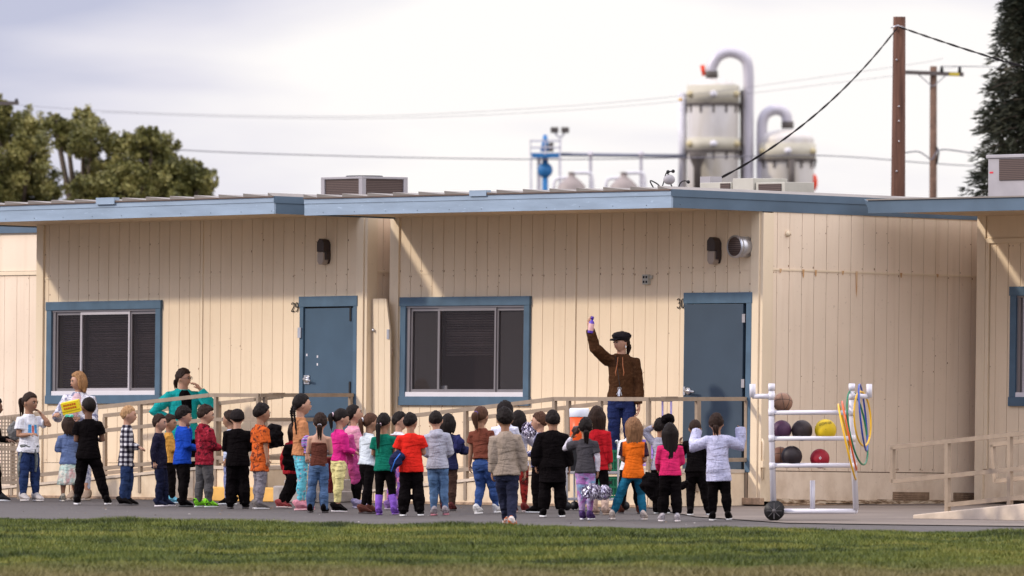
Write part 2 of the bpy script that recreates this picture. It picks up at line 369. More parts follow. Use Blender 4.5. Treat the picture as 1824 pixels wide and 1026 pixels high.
def backing(name, mat, parent, a0, a1, z0, z1, holes=(), side=False):
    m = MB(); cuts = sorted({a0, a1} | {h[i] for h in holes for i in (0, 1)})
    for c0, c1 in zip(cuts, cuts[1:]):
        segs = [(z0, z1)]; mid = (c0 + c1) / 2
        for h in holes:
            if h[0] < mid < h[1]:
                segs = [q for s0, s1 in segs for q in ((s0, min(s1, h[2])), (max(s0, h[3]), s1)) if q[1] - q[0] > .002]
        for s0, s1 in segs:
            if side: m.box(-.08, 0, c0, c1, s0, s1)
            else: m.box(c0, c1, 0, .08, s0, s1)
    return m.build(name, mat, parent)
def roof(root, a0, a1, b0, b1, zb, zt, name='roof', seam0=.1):
    m = MB(); m.box(a0 + .03, a1 - .03, b0 + .03, b1, zb + .02, zt - .01); rf = m.build(name, M_soffit, root)
    m = MB(); x = a0 + seam0 - .47
    while x < a1:
        x0, x1 = max(a0, x), min(a1, x + .47); x += .47
        if x1 - x0 < .05: continue
        m.add([(x0, b0 - .015, zt + .004), (x1, b0 - .015, zt + .004), (x1, b1, zt + .004), (x0, b1, zt + .004), (x0, b0 - .02, zt + .052), (x1, b0 - .02, zt + .010), (x1, b1, zt + .010), (x0, b1, zt + .052)],
              [(3, 2, 1, 0), (4, 5, 6, 7), (0, 1, 5, 4), (1, 2, 6, 5), (2, 3, 7, 6), (3, 0, 4, 7)])
        m.box(x0, x1, b0 - .024, b0 - .0205, zt - .006, zt + .008, 1)
    m.build('metal_roofing', [M_seam, M_seamedge], rf)
    m = MB(); m.box(a0, a1, b0, b0 + .03, zb, zt); m.box(a0, a1, b0 - .008, b0 - .001, zt - .065, zt - .006); m.build('front_fascia', M_fascia, rf)
    m = MB(); m.box(a1 - .03, a1 + .002, b0 + .032, b1, zb + .002, zt - .002); m.box(a1 + .002, a1 + .012, b0 + .0, b1, zt - .075, zt + .01); m.box(a0 - .002, a0 + .03, b0 + .032, b1, zb + .002, zt - .002)
    m.build('side_fascia', M_fasc2, rf)
    m = MB()                                        # screw heads
    x = a0 + .15
    while x < a1: 
        m.box(x, x + .008, b0 - .004, b0, zt - .05, zt - .042); m.box(x + .2, x + .208, b0 - .004, b0, zb + .03, zb + .038); x += .58
    m.build('screws', M_black, rf)
    return rf
def window(root, a0, a1, z0, z1, panes, open_bottom=None, screens=False):
    """blue casing outside a0..a1 / z0..z1, sliding window inside"""
    w = .10
    fr = MB(); fr.box(a0, a0 + w, -.055, .02, z0 + w, z1 - w); fr.box(a1 - w, a1, -.055, .02, z0 + w, z1 - w)
    fr.box(a0 - .01, a1 + .01, -.062, .02, z1 - w, z1 + .01); fr.box(a0 - .01, a1 + .01, -.062, .02, z0 - .01, z0 + w)
    win = fr.build('window', M_blue, root, .004)
    i0, i1, j0, j1 = a0 + w, a1 - w, z0 + w, z1 - w
    al = MB(); al.box(i0, i1, -.04, .03, j1 - .022, j1); al.box(i0, i0 + .06, -.03, .03, j0, j1 - .022); al.box(i1 - .015, i1, -.04, .03, j0, j1 - .022)
    al.build('window_frame', M_alu, win)
    sl = MB(); sl.box(i0, i1, -.045, .03, j0, j0 + .055); sl.build('window_sill', M_white, win)
    p0, p1 = i0 + .06, i1 - .015; n = len(panes)
    rm = MB(); rm.box(i0 - .05, i1 + .05, .34, .36, j0 - .05, j1 + .05); rm.build('room_interior', M_room, win)
    xs_ = [p0 + (p1 - p0) * f for f in [0] + panes]
    for k in range(n):
        x0, x1 = xs_[k], xs_[k + 1]
        g_ = MB(); dep = .0 if k != 1 else -.016
        g_.box(x0 + .02, x1 - .02, dep + .006, dep + .010, j0 + .08, j1 - .05); sash = g_.build('pane', M_glassx, win)
        s_ = MB(); st = .028
        s_.box(x0, x0 + st, dep - .012, dep + .02, j0 + .055, j1 - .022); s_.box(x1 - st, x1, dep - .012, dep + .02, j0 + .055, j1 - .022)
        s_.box(x0 + st, x1 - st, dep - .011, dep + .019, j1 - .062, j1 - .022); s_.box(x0 + st, x1 - st, dep - .011, dep + .019, j0 + .055, j0 + .09)
        s_.build('sash', M_alu if (k != 1 or screens) else M_sash, win)
        if screens and k != 1: sc_ = MB(); sc_.box(x0 + .02, x1 - .02, dep + .013, dep + .015, j0 + .08, j1 - .05); sc_.build('insect_screen', M_screen, win)
        zb = j0 + .09 if not (open_bottom and k == 1) else j0 + open_bottom
        bl = MB(); z = j1 - .05
        while z > zb:
            sag = random.uniform(-.002, .002); tw = random.uniform(-.003, .003)
            bl.add([(x0 + .03, .07, z + sag), (x1 - .03, .07, z - sag), (x1 - .03, .088, z - sag - .019 + tw), (x0 + .03, .088, z + sag - .019 + tw)], [(0, 1, 2, 3)]); z -= .030
        bl.build('blind', M_slat, win)
    return win
t = NT('window_glass', .02, 0, .5); t.b.inputs['Base Color'].default_value = (.03, .022, .022, 1); t.b.inputs['Alpha'].default_value = .28; M_glassx = t.m
M_sash = simple('pale_sash', (.48, .45, .47), .45, var=.05)
t = NT('insect_screen', .8); t.b.inputs['Base Color'].default_value = (.11, .10, .10, 1); t.b.inputs['Alpha'].default_value = .62; M_screen = t.m
M_slat = simple('blind_slat', (.15, .118, .122), .5, var=.25, scale=5)
def digits(root, txt, a, z, size=.115):
    """house numbers drawn as strokes"""
    G = {'2': [(0, .78), (.08, .93), (.28, 1), (.48, .93), (.55, .76), (.5, .58), (.3, .36), (.08, .14), (0, .02), (.3, .03), (.58, .03)],
         '9': [(.55, .66), (.46, .52), (.28, .46), (.1, .53), (.03, .72), (.1, .92), (.28, 1), (.46, .93), (.55, .72), (.55, .5), (.46, .22), (.28, .03), (.08, .05)],
         '3': [(.04, .86), (.14, .97), (.3, 1), (.48, .92), (.52, .75), (.44, .58), (.24, .53), (.46, .49), (.57, .3), (.5, .1), (.28, 0), (.1, .04), (.02, .16)],
         '0': [(.28, 1), (.08, .85), (.02, .5), (.08, .15), (.28, 0), (.48, .15), (.54, .5), (.48, .85), (.28, 1)]}
    for i, ch in enumerate(txt):
        m = MB(); pts = [(a + i * size * .68 + x * size * .85, -.034, z + y * size) for x, y in G[ch]]
        rr = [size * (.058 if j % (len(pts) - 1) else .05) for j in range(len(pts))]
        m.tube(pts, rr, 8, flat=1.0); m.build('number_digit', M_black, root)
def wall_lamp(root, a, z):
    m = MB(); m.prism([(a - .075, z + .0), (a + .06, z + .0), (a + .06, z + .11), (a + .03, z + .15), (a - .03, z + .165), (a - .075, z + .12)], -.13, -.02); m.box(a + .045, a + .072, -.10, -.02, z - .10, z + .01)
    m.prism([(a - .05, z - .15), (a + .05, z - .15), (a + .07, z - .10), (a + .07, z + .1), (a - .06, z + .1), (a - .07, z - .10)], -.034, -.022)
    lp = m.build('wall_lamp', M_dark, root, .008)
    m = MB(); m.prism([(a - .072, z - .002), (a + .044, z - .002), (a + .044, z - .12), (a + .02, z - .16), (a - .045, z - .16), (a - .072, z - .12)], -.125, -.035); m.build('lamp_lens', simple('lamp_lens', (.36, .29, .235), .3, var=.1), lp, .01)
def building(root_name, F, tilt, roll, label, depth, width, base_z=0.0):
    o = empty(root_name, (F.W[0], F.W[1], base_z), (tilt, roll, -F.th), label, 'classroom'); return o
def fill_side(root, depth, aoff=.0, zbot=.06, pitch=.203, mat=None, vents=()):
    m = MB(); siding(m, [], .16, depth, ZJ + .006, ZT, pitch, True, aoff); siding(m, [], .16, depth, ZS + .006, ZJ - .004, pitch, True, aoff); 
    m.box(-.002, .026, .14, depth, zbot, ZS - .004)
    o = m.build('side_wall', [mat or M_wallside, M_nail], root)
    backing('side_wall_backing', M_groove, root, .005, depth, zbot, ZT, (), True)
    m = MB(); m.box(.0, .05, -.03, .14, zbot, 3.465); m.build('corner_board', M_trim, root, .003)
    m = MB(); m.box(.022, .030, .14, depth, ZJ - .010, ZJ + .010); m.build('flashing', M_trim, o)
    return o
# --- classroom 30
B30 = building('classroom_building', F30, -.017, 0, 'cream classroom with open blue door numbered 30 and duct', 12, 6.6)
def A3(px, b=0): return F30.a(px, b)
W30 = 6.61
d30 = (A3(1217, -.03), A3(1337, -.03)); dz30 = (.40, F30.z(521, A3(1280), 0)); w30 = (A3(711, -.03), A3(941, -.03)); wz30 = (F30.z(721, A3(826), 0), F30.z(530, A3(826), 0))
holes = [(d30[0] + .02, d30[1] - .02, .35, dz30[1] - .02), (w30[0] + .02, w30[1] - .02, wz30[0] + .02, wz30[1] - .02)]
m = MB(); siding(m, holes, -W30 + .16, -.10, ZJ + .006, ZT, aoff=.04); siding(m, holes, -W30 + .16, -.10, ZS + .006, ZJ - .004, aoff=.04); m.box(-W30 + .16, -.10, -.02, .002, .05, ZS)
fw = m.build('front_wall', [M_wall, M_nail], B30); backing('front_wall_backing', M_groove, B30, -W30, -.005, .05, ZT, holes)
m = MB(); m.box(A3(1021), A3(1024), -.032, 0, ZS, ZT); m.box(-W30 + .16, -.1, -.028, -.0225, ZJ - .008, ZJ + .008); m.build('joint_strip', M_trim, fw)
m = MB(); m.box(-W30, -W30 + .16, -.05, .0, .05, ZT); m.build('corner_board', M_trim, B30, .003)
m = MB(); m.box(-.14, -.003, -.052, -.0, .05, ZT); m.build('corner_board', M_trim, B30, .003)
fill_side(B30, 9.0, .02)
m = MB(); m.box(-W30 - .06, -W30, .0, 9, .05, ZT); m.build('left_wall', M_wallside, B30); m = MB(); m.box(-W30, .0, 9, 9.05, .05, ZT); m.build('rear_wall', M_wallside, B30)
ov30 = 1.504
rf = roof(B30, -W30 + .06, .03, -ov30, 9.2, 3.478, 3.686, seam0=.25)
m = MB(); m.box(F30.a(832, -ov30), F30.a(862, -ov30), -ov30 - .03, -ov30 + .05, 3.665, 3.735); m.build('patch_plate', M_fascia, rf)
window(B30, w30[0], w30[1], wz30[0], wz30[1], [.25, .755, 1.0], open_bottom=.50, screens=True)
# paper tray behind the glass
m = MB(); m.box(A3(776), A3(790), .03, .045, wz30[0] + .185, wz30[0] + .235); m.build('paper_stack', M_white, B30)
# door frame
fr = MB(); w_ = .11
fr.box(d30[0], d30[0] + .05, -.055, .03, .40, dz30[1] - .13); fr.box(d30[1] - .09, d30[1], -.058, .03, .40, dz30[1] - .13); fr.box(d30[0] - .008, d30[1] + .008, -.062, .03, dz30[1] - .13, dz30[1])
df = fr.build('door_frame', M_blue, B30, .004)
m = MB(); m.box(d30[0] - .1, d30[1] + .1, .9, .92, .3, 2.9); m.build('dark_interior', M_room, df)
m = MB()                                    # door leaf, hinged on the right, slightly ajar
LW = (d30[1] - d30[0]) - .20; HX = d30[1] - .095
Md = Matrix.Translation((HX - .05, -.01, 0)) @ Matrix.Rotation(R(3), 4, 'Z')
zb_, zt_ = .43, dz30[1] - .138
m.box(-LW, 0, -.045, 0, zb_, zt_, M=Md); dl = m.build('door', simple('blue_door_paint_shaded', (.038, .060, .086), .5, var=.10, scale=2), B30, .003)  # door blue darkened: shade of the turned leaf put into the colour
for z in (.72, 1.45, 2.22): m = MB(); m.box(-.012, .035, -.052, -.044, z - .05, z + .05, M=Md); m.build('hinge', M_grey, dl)
m = MB(); Mh = Md @ Matrix.Translation((-LW + .085, -.045, 1.36)); m.tube([(0, 0, 0), (0, -.02, 0)], .042, 16, M=Mh); m.tube([(0, -.015, 0), (0, -.07, 0)], .017, 10, M=Mh); m.tube([(-.01, -.065, 0), (.05, -.07, 0), (.15, -.066, -.012)], .014, 8, M=Mh); m.box(-.082, -.05, -.012, .0, -.05, .05, M=Mh)
m.build('door_handle', M_steel, dl)
digits(B30, '30', A3(1201.5, -.034), F30.z(549, A3(1210), 0), .112)
wall_lamp(B30, A3(1275), F30.z(447, A3(1275), 0))
# vent duct
ax, az = A3(1327), F30.z(440, A3(1322), 0)
m = MB(); m.tube([(ax, -.02, az), (ax, -.20, az)], .125, 32); m.tube([(ax, -.19, az), (ax, -.222, az)], .135, 32); dct = m.build('vent_duct', M_steel, B30)
m = MB(); m.tube([(ax, -.2225, az), (ax, -.224, az)], .112, 32); m.build('duct_screen', M_grill, dct)
# junction box with four sockets
bx, bz = A3(1152), F30.z(498, A3(1152), 0)
m = MB(); m.box(bx - .055, bx + .045, -.07, -.02, bz - .06, bz + .06); m.box(bx + .045, bx + .09, -.05, -.02, bz + .01, bz + .05); jb = m.build('junction_box', M_beige, B30, .004)
m = MB(); [m.box(bx + q - .014, bx + q + .014, -.073, -.07, bz + r - .014, bz + r + .014) for q in (-.028, .02) for r in (-.028, .028)]; m.build('box_openings', M_black, jb)
# side details: crawl vents, rotten base boards, rust streaks, cover plate
for p0, p1 in ((1590, 1655), (1698, 1736)):
    b0, b1 = F30.b(p0, .03), F30.b(p1, .03)
    m = MB(); m.box(.026, .032, b0, b1, .07, .19); v_ = m.build('crawl_vent', simple('vent_wood', (.24, .16, .10), .9, var=.3, scale=12), B30)
    m = MB(); [m.box(.032, .040, b0 + .02, b1 - .02, .085 + i * .022, .092 + i * .022) for i in range(4)]; m.build('vent_louvre', M_wood, v_)
t = NT('rotting_baseboard', .95); v = t.map(); c = t.ramp(t.noise(t.map((3, 3, 16)), 2.2, 5, .7), [(.42, (.62, .50, .36)), (.52, (.30, .20, .12)), (.62, (.10, .06, .035))]); t.color(c); M_rot = t.m
m = MB(); b_ = .14
while b_ < 9: 
    w = random.uniform(.2, .6); m.box(.0, .030 + random.uniform(0, .004), b_, min(9, b_ + w), .035 + random.uniform(0, .02), .085 + random.uniform(-.008, .015)); b_ += w + .004
m.build('baseboard', M_rot, B30)
m = MB(); m.box(0, .055, .14, 9, .0, .034); m.build('sill_beam', M_wood, B30)
t = NT('rust_stain', .8); t.color(t.ramp(t.noise(t.map((20, 20, 2)), 2, 3), [(.30, (.68, .50, .33)), (.70, (.48, .23, .06))])); M_rust = t.m
m = MB()
for px, ln in ((1426, .09), (1521, .30), (1448, .07), (1496, .04), (1600, .05), (1385, .04), (1665, .03)):
    m = MB(); b_ = F30.b(px, .03); m.prism([(b_ - .02, ZJ + .012), (b_ + .02, ZJ + .012), (b_ + .012, ZJ - ln * .5), (b_ + .005, ZJ - ln), (b_ - .008, ZJ - ln * .8)], .0305, .0325, M=Matrix.Rotation(R(90), 4, 'Z') @ Matrix.Scale(-1, 4, (0, 1, 0))); m.build('rust_streak', M_rust, B30)

m = MB(); q = F30.b(1397, .03); m.tube([(.02, q, F30.z(415, 0, q)), (.045, q, F30.z(415, 0, q))], .035, 16); m.build('cover_plate', M_trim, B30)
m = MB(); q = F30.b(1352, .03) + .02; m.tube([(.075, -.01, .32), (.075, -.01, .75), (.04, -.01, .8)], .014, 8); m.box(.06, .10, -.04, .02, .46, .54); m.build('conduit', M_trim, B30)
m = MB(); m.box(-.35, .12, -.10, -.03, .02, .10); m.build('beam_end', M_wood, B30, .006)

# --- classroom 29
B29 = building('classroom_building', F29, -.017, -.0055, 'cream classroom with closed blue door numbered 29', 12, 7, .03)
def A2(px, b=0): return F29.a(px, b)
W29 = -A2(66)
d29 = (A2(533, -.03), A2(635, -.03)); dz29 = (.40, F29.z(527, A2(584), 0) - .03); w29 = (A2(82, -.03), A2(285, -.03)); wz29 = (F29.z(718, A2(183), 0) - .0, F29.z(538, A2(183), 0) - .03 + .03)
holes = [(d29[0] + .02, d29[1] - .02, .35, dz29[1] - .02), (w29[0] + .02, w29[1] - .02, wz29[0] + .02, wz29[1] - .02)]
m = MB(); siding(m, holes, -W29 + .14, -.14, ZJ + .006, ZT, aoff=.07); siding(m, holes, -W29 + .14, -.14, ZS + .006, ZJ - .004, aoff=.07); m.box(-W29 + .14, -.14, -.02, .002, -.03, ZS)
fw = m.build('front_wall', [M_wall, M_nail], B29); backing('front_wall_backing', M_groove, B29, -W29, -.005, -.03, ZT, holes)
m = MB(); m.box(A2(357), A2(361), -.034, 0, ZS, ZT); m.box(-W29 + .14, -.14, -.028, -.0225, ZJ - .008, ZJ + .008); m.build('joint_strip', M_trim, fw)
m = MB(); m.box(-W29, -W29 + .14, -.05, 0, -.03, ZT); m.build('corner_board', M_trim, B29, .003); m = MB(); m.box(-.14, -.003, -.05, 0, -.03, ZT); m.build('corner_board', M_trim, B29, .003)
fill_side(B29, 9.0, .05, -.03)
m = MB(); m.box(-W29 - .06, -W29, .0, 9, -.03, ZT); m.build('left_wall', M_wallside, B29); m = MB(); m.box(-W29, .0, 9, 9.05, -.03, ZT); m.build('rear_wall', M_wallside, B29)
rf = roof(B29, -W29 - .4, -.07, -1.45, 9.2, 3.475, 3.683, seam0=.1)
m = MB(); m.box(F29.a(170, -1.45), F29.a(202, -1.45), -1.49, -1.40, 3.655, 3.74); m.build('patch_plate', M_fascia, rf)
window(B29, w29[0], w29[1], wz29[0], wz29[1], [.25, .74, 1.0])
fr = MB(); fr.box(d29[0], d29[0] + .07, -.055, .03, .40, dz29[1] - .13); fr.box(d29[1] - .07, d29[1], -.055, .03, .40, dz29[1] - .13); fr.box(d29[0] - .01, d29[1] + .01, -.062, .03, dz29[1] - .13, dz29[1])
df = fr.build('door_frame', M_blue, B29, .004)
m = MB(); m.box(d29[0] + .085, d29[1] - .085, -.035, .015, .42, dz29[1] - .15); dl = m.build('door', M_door, B29, .003)
m = MB(); m.box(d29[0] + .07, d29[1] - .07, -.01, .02, .40, dz29[1] - .13); m.build('door_gap', M_black, df)
for z in (2.28, 1.35): m = MB(); m.box(d29[1] - .15, d29[1] - .12, -.045, -.034, z - .09, z + .09); m.build('hinge', M_black, dl)
m = MB(); hz = F29.z(679, d29[0], 0); hx = d29[0] + .14; m.tube([(hx, -.035, hz), (hx, -.06, hz)], .045, 14); m.box(hx - .05, hx + .05, -.05, -.036, hz - .06, hz + .05); m.tube([(hx, -.06, hz), (hx, -.095, hz)], .02, 10); m.tube([(hx - .01, -.09, hz), (hx + .12, -.09, hz - .02)], .014, 8); m.build('door_handle', M_steel, dl)
m = MB(); hz = F29.z(594, d29[0], 0); m.box(d29[0] - .01, d29[0] + .05, -.075, -.06, hz - .08, hz + .05); m.build('latch_guard', M_steel, df)
m = MB(); 
for px, py in ((548, 635), (567, 638), (567, 652)): m.box(A2(px) - .012, A2(px) + .012, -.037, -.0352, F29.z(py, A2(px), 0) - .02, F29.z(py, A2(px), 0) + .01)
m.build('paint_chips', M_white, dl)
digits(B29, '29', A2(516, -.034), F29.z(554, A2(525), 0) - .03, .112)
wall_lamp(B29, A2(581), F29.z(448, A2(581), 0) - .03)

# --- classroom on the right edge
B31 = building('classroom_building', F31, -.017, 0, 'cream classroom at right edge with dark blue-framed window', 12, 7)
def A1(px, b=0): return F31.a(px, b)
zt31 = 3.62; w31 = (A1(1794, -.06), A1(1794, -.06) + 2.2); wz31 = (F31.z(722, A1(1810), 0), F31.z(512, A1(1810), 0)); zr = F31.z(433, A1(1790), 0)
holes = [(w31[0] + .02, w31[1] - .02, wz31[0] + .02, wz31[1] - .02)]
m = MB(); siding(m, holes, A1(1762), 7, ZS + .006, zr, aoff=.10); m.box(.145, 7, -.03, 0, zr + .06, ZT - .04); m.box(.145, 7, -.02, .002, .05, ZS); fw = m.build('front_wall', [M_wall, M_nail], B31); backing('front_wall_backing', M_groove, B31, 0.005, 7, .05, ZT - .04, holes)
m = MB(); m.box(A1(1755), A1(1761), -.045, 0, ZS, zr + .06); m.box(A1(1755), 7, -.05, 0, zr + .001, zr + .058); m.build('panel_trim', M_trim, fw, .003)
m = MB(); m.box(0.0, .14, -.05, 0, .05, ZT - .04); m.build('corner_board', M_trim, B31, .003)
m = MB(); m.box(-.03, 0, .0, 9, .05, ZT - .04); m.build('left_wall', M_wallside, B31); m = MB(); m.box(0, 7, 9, 9.05, .05, ZT - .04); m.box(7, 7.05, 0, 9, .05, ZT - .04); m.build('rear_wall', M_wallside, B31)
window(B31, w31[0], w31[1], wz31[0], wz31[1], [.02, .99, 1.0], open_bottom=1.12)
m = MB(); m.box(-.02, 7.1, -1.803, 9.2, 3.46, 3.59); rf = m.build('roof', M_soffit, B31)
m = MB(); m.box(-.05, 7.15, -1.84, -1.803, 3.442, 3.594); m.prism([(-.05, 3.58), (-.12, 3.61), (-.12, 3.61), (-.05, 3.5)], -1.84, -1.81); m.build('front_fascia', M_fasc2, rf); m = MB(); m.box(-.06, 7.2, -1.86, 9.2, 3.595, 3.612); m.build('metal_roofing', M_seam, rf)
# --- classroom at the far left
F28 = Frame(-6.35, 112.2)
B28 = building('classroom_building', F28, -.01, 0, 'cream classroom at left edge behind the ramp', 12, 7)
a0, a1 = F28.a(-160, 0), F28.a(120, 0)
m = MB(); siding(m, [], a0, a1, .05, 2.86, .26); m.box(a0, a1, -.02, .002, 2.92, 3.46); fw = m.build('front_wall', [M_wallside, M_nail], B28); backing('front_wall_backing', M_groove, B28, a0, a1, .05, 3.46)
m = MB(); m.box(a0, a1, -.04, 0, 2.865, 2.915); m.build('joint_strip', M_trim, fw)
m = MB(); m.box(a0, a1, -.06, 4, 3.42, 3.56); m.build('fascia', M_fasc2, B28); m = MB(); m.box(a0, a1, .08, 4, .05, 3.42); m.build('rear_wall', M_wallside, B28)

# --- broken gate panel between the two classrooms
p = F29.world(.06, .08); gp = empty('gate_panel', (p.x, p.y, 0), (0, R(0), -F29.th), 'broken cream board panel leaning in the gap between classrooms', 'gate')
zt = F29.z(532, .1, .1)
w0, w1 = 0.0, F29.a(697, .1) - .06
m = MB(); n = 3; bw = (w1 - w0) / n
for i in range(n): 
    x0 = w0 + i * bw; cut = zt if i < 2 else zt - .02
    if i == 2: m.prism([(x0 + .004, .05), (x0 + bw, .05), (x0 + bw, zt - .42), (x0 + bw * .35, zt - .01), (x0 + .004, zt)], 0, .022)
    else: m.box(x0 + .004, x0 + bw - .001, 0, .022 + i * .001, .05, cut)
m.build('board', M_trim, gp)
m = MB(); m.box(w0, w1, .024, .05, zt - .7, zt - .62); m.build('batten', M_wood, gp)
m = MB(); m.tube([(w0 + .02, -.012, zt - .38), (w0 + .05, -.02, zt - .40)], .018, 8); m.box(w1 - .05, w1 - .01, -.012, 0, zt - .5, zt - .38); m.build('latch', M_steel, gp)

# ---------------------------------------------------------------- ramps with railings
RW = .046
def rail_poly(m, pts, w=RW):
    for p, q in zip(pts, pts[1:]):
        d = (Vector(q) - Vector(p)).normalized() * (w * .3); m.bar(Vector(p) - d * .0, Vector(q) + d, w, w)
def ramp(root, F, aC, bF, aL, aE, zd, slope, zend, mid=True, innerb=-.30, skirt_mat=None):
    """landing from aC(right) to aL(left), depth |bF|; ramp falls left from aL to aE"""
    def zz(a): return zd if a >= aL else max(zend, zd - slope * (aL - a))
    m = MB(); m.box(aL, aC, bF, -.06, zd - .04, zd); m.build('landing_deck', M_conc, root)
    m = MB(); m.prism([(aE, zz(aE) - .03), (aL - .002, zd - .035), (aL - .002, zd), (aE, zz(aE))], bF, -.06); m.build('ramp_deck', M_conc, root)
    m = MB(); m.box(aL, aC - .001, bF + .02, bF + .04, .01, zd - .042); m.box(aC - .03, aC - .01, bF + .045, -.06, .01, zd - .042)
    m.prism([(aE, .01), (aL - .004, .01), (aL - .004, zd - .04), (aE, max(.03, zz(aE) - .032))], bF + .02, bF + .04)
    sk = m.build('skirt', skirt_mat or M_wall, root)
    m = MB(); x = aC - .02
    while x > aE: m.box(x - .006, x, bF + .012, bF + .0195, .01, zz(x) - .045); x -= 1.22
    m.box(aE, aC, bF + .008, bF + .019, .0, .03); m.build('skirt_batten', M_wood, sk)
    def rails(b, a1, a0, posts, heights, ret=None):
        m = MB()
        for h in heights: 
            rail_poly(m, [(a1, b, zz(a1) + h), (max(aL, a0), b, zz(max(aL, a0)) + h)])
            if a0 < aL: rail_poly(m, [(aL, b, zd + h), (a0, b, zz(a0) + h)])
        m.build('handrail', M_rail, root)
        for a in posts:
            m = MB(); m.box(a - RW / 2, a + RW / 2, b - RW / 2 + .001, b + RW / 2 - .001, max(.01, zz(a) - .25), zz(a) + heights[0] - RW / 2 + .001); m.build('post', M_rail, root)
    return zz, rails
# ramp of classroom 30
R30 = empty('access_ramp', (F30.W[0], F30.W[1], 0), (0, 0, -F30.th), 'cream access ramp with tan handrails at the open door numbered 30', 'ramp')
aC = F30.a(1333, 0); bF = F30.b(1154, aC); aL = F30.a(985, bF); aE = F30.a(640, bF)
zd = F30.z(838, aC, bF)
zz, rails = ramp(R30, F30, aC, bF, aL, aE, zd, .082, .02)
rh = F30.z(711, aC, bF) - zd
bo = bF + .03
rails(bo, aC, aE + .35, [aC - .02, F30.a(1070, bo), F30.a(1013, bo), F30.a(988, bo), F30.a(830, bo), F30.a(690, bo)], (rh, .115))
m = MB(); rail_poly(m, [(aC, bo, zd + rh), (aC, -.06, zd + rh)]); rail_poly(m, [(aC, bo, zd + .115), (aC, -.06, zd + .115)]); m.box(aC - .05, aC + .03, bF * .78 - .1, bF * .78 + .1, zd + rh + .018, zd + rh + .03); m.build('handrail', M_rail, R30)
for px in (1243, 1331): 
    m = MB(); b_ = F30.b(px, aC); m.box(aC - RW / 2, aC + RW / 2, b_ - .03, b_ + .03, zd - .25 if px < 1300 else .05, zd + rh - .018); m.build('post', M_rail, R30)
ib = -.42
rails(ib, F30.a(1100, ib), F30.a(831, ib), [F30.a(831, ib), F30.a(900, ib), F30.a(1010, ib)], (rh - .02, .13))
# ramp of classroom 29
R29 = empty('access_ramp', (F29.W[0], F29.W[1], 0), (0, 0, -F29.th), 'cream access ramp with tan handrails at the door numbered 29', 'ramp')
aC = F29.a(633, 0); bF = F29.b(459, aC); aL = F29.a(371, bF); aE = F29.a(-30, bF); zd = .43
zz, rails = ramp(R29, F29, aC, bF, aL, aE, zd, .072, .1)
rh = F29.z(704, aC, bF) - zd; bo = bF + .03
rails(bo, aC, aE, [aC - .02, F29.a(385, bo), F29.a(250, bo), F29.a(140, bo), F29.a(22, bo)], (rh, rh - .30, .10))
m = MB()
for h in (rh, rh - .30, .10): rail_poly(m, [(aC, bo, zd + h), (aC, -.06, zd + h)])
m.box(aC - .05, aC + .03, bF * .8 - .1, bF * .8 + .1, zd + rh + .018, zd + rh + .03); m.build('handrail', M_rail, R29)
for b_ in (bF + .12, -.08): m = MB(); m.box(aC - RW / 2, aC + RW / 2, b_ - .02, b_ + .02, .05, zd + rh - .018); m.build('post', M_rail, R29)
ib = -.40
rails(ib, F29.a(455, ib), F29.a(187, ib), [F29.a(187, ib), F29.a(280, ib), F29.a(390, ib)], (rh - .02, .12))
m = MB(); m.box(F29.a(372, bF - .1), F29.a(488, bF - .1), bF - .1, bF + .01, .0, F29.z(868, aC, bF)); m.build('yellow_kerb', M_yellow, R29, .01)
# concrete steps at the right end of that landing
p = F29.world(F29.a(500, bF - .1), bF + .1); st = empty('concrete_steps', (p.x, p.y, 0), (0, 0, -F29.th), 'worn grey concrete steps below the landing of door 29', 'steps')
m = MB(); m.box(0, .30, -.15, .9, 0, .27); m.box(.302, .62, -.15, .9, 0, .13); m.build('tread_block', M_concg, st, .012)
m = MB(); m.box(.0, .62, -.33, -.155, 0, .2); m.build('edge_block', M_concg, st, .02)
# ramp of the right classroom (in front, rising to the right)
bb = -8.0; R31 = empty('access_ramp', (F31.W[0], F31.W[1], 0), (0, 0, -F31.th), 'low concrete ramp with tan three-bar railing at right edge', 'ramp')
a0, a1 = F31.a(1590, bb), F31.a(1990, bb)
def zr_(a): return .03 + .080 * (a - F31.a(1600, bb))
m = MB(); aa = F31.a(1640, bb); m.prism([(aa, .0), (a1, .0), (a1, zr_(a1) + .0), (aa, .045)], bb - .12, bb + 1.15); m.build('ramp_slab', M_conc, R31, .01)
m = MB(); zt0 = F31.z(797, a0, bb); zm0 = F31.z(858, a0, bb); sl = .082
rail_poly(m, [(a1, bb, zt0 + sl * (a1 - a0)), (a0, bb, zt0), (a0, bb, zm0), (a1, bb, zm0 + sl * (a1 - a0))]); pa = F31.a(1690, bb); zl = F31.z(899, pa, bb); rail_poly(m, [(pa, bb, zl), (a1, bb, zl + sl * (a1 - pa))]); m.build('handrail', M_rail, R31)
for px in (1688, 1799): m = MB(); q = F31.a(px, bb); m.box(q - .025, q + .025, bb - .024, bb + .024, zr_(q) - .05, zt0 + sl * (q - a0) - .015); m.build('post', M_rail, R31)
bi = bb + 1.05; a0 = F31.a(1768, bi); zt0 = F31.z(792, a0, bi); zm0 = F31.z(857, a0, bi); m = MB(); rail_poly(m, [(a1, bi, zt0 + sl * (a1 - a0)), (a0, bi, zt0), (a0 + .05, bi, zm0), (a1, bi, zm0 + sl * (a1 - a0))]); m.build('handrail', M_rail, R31)

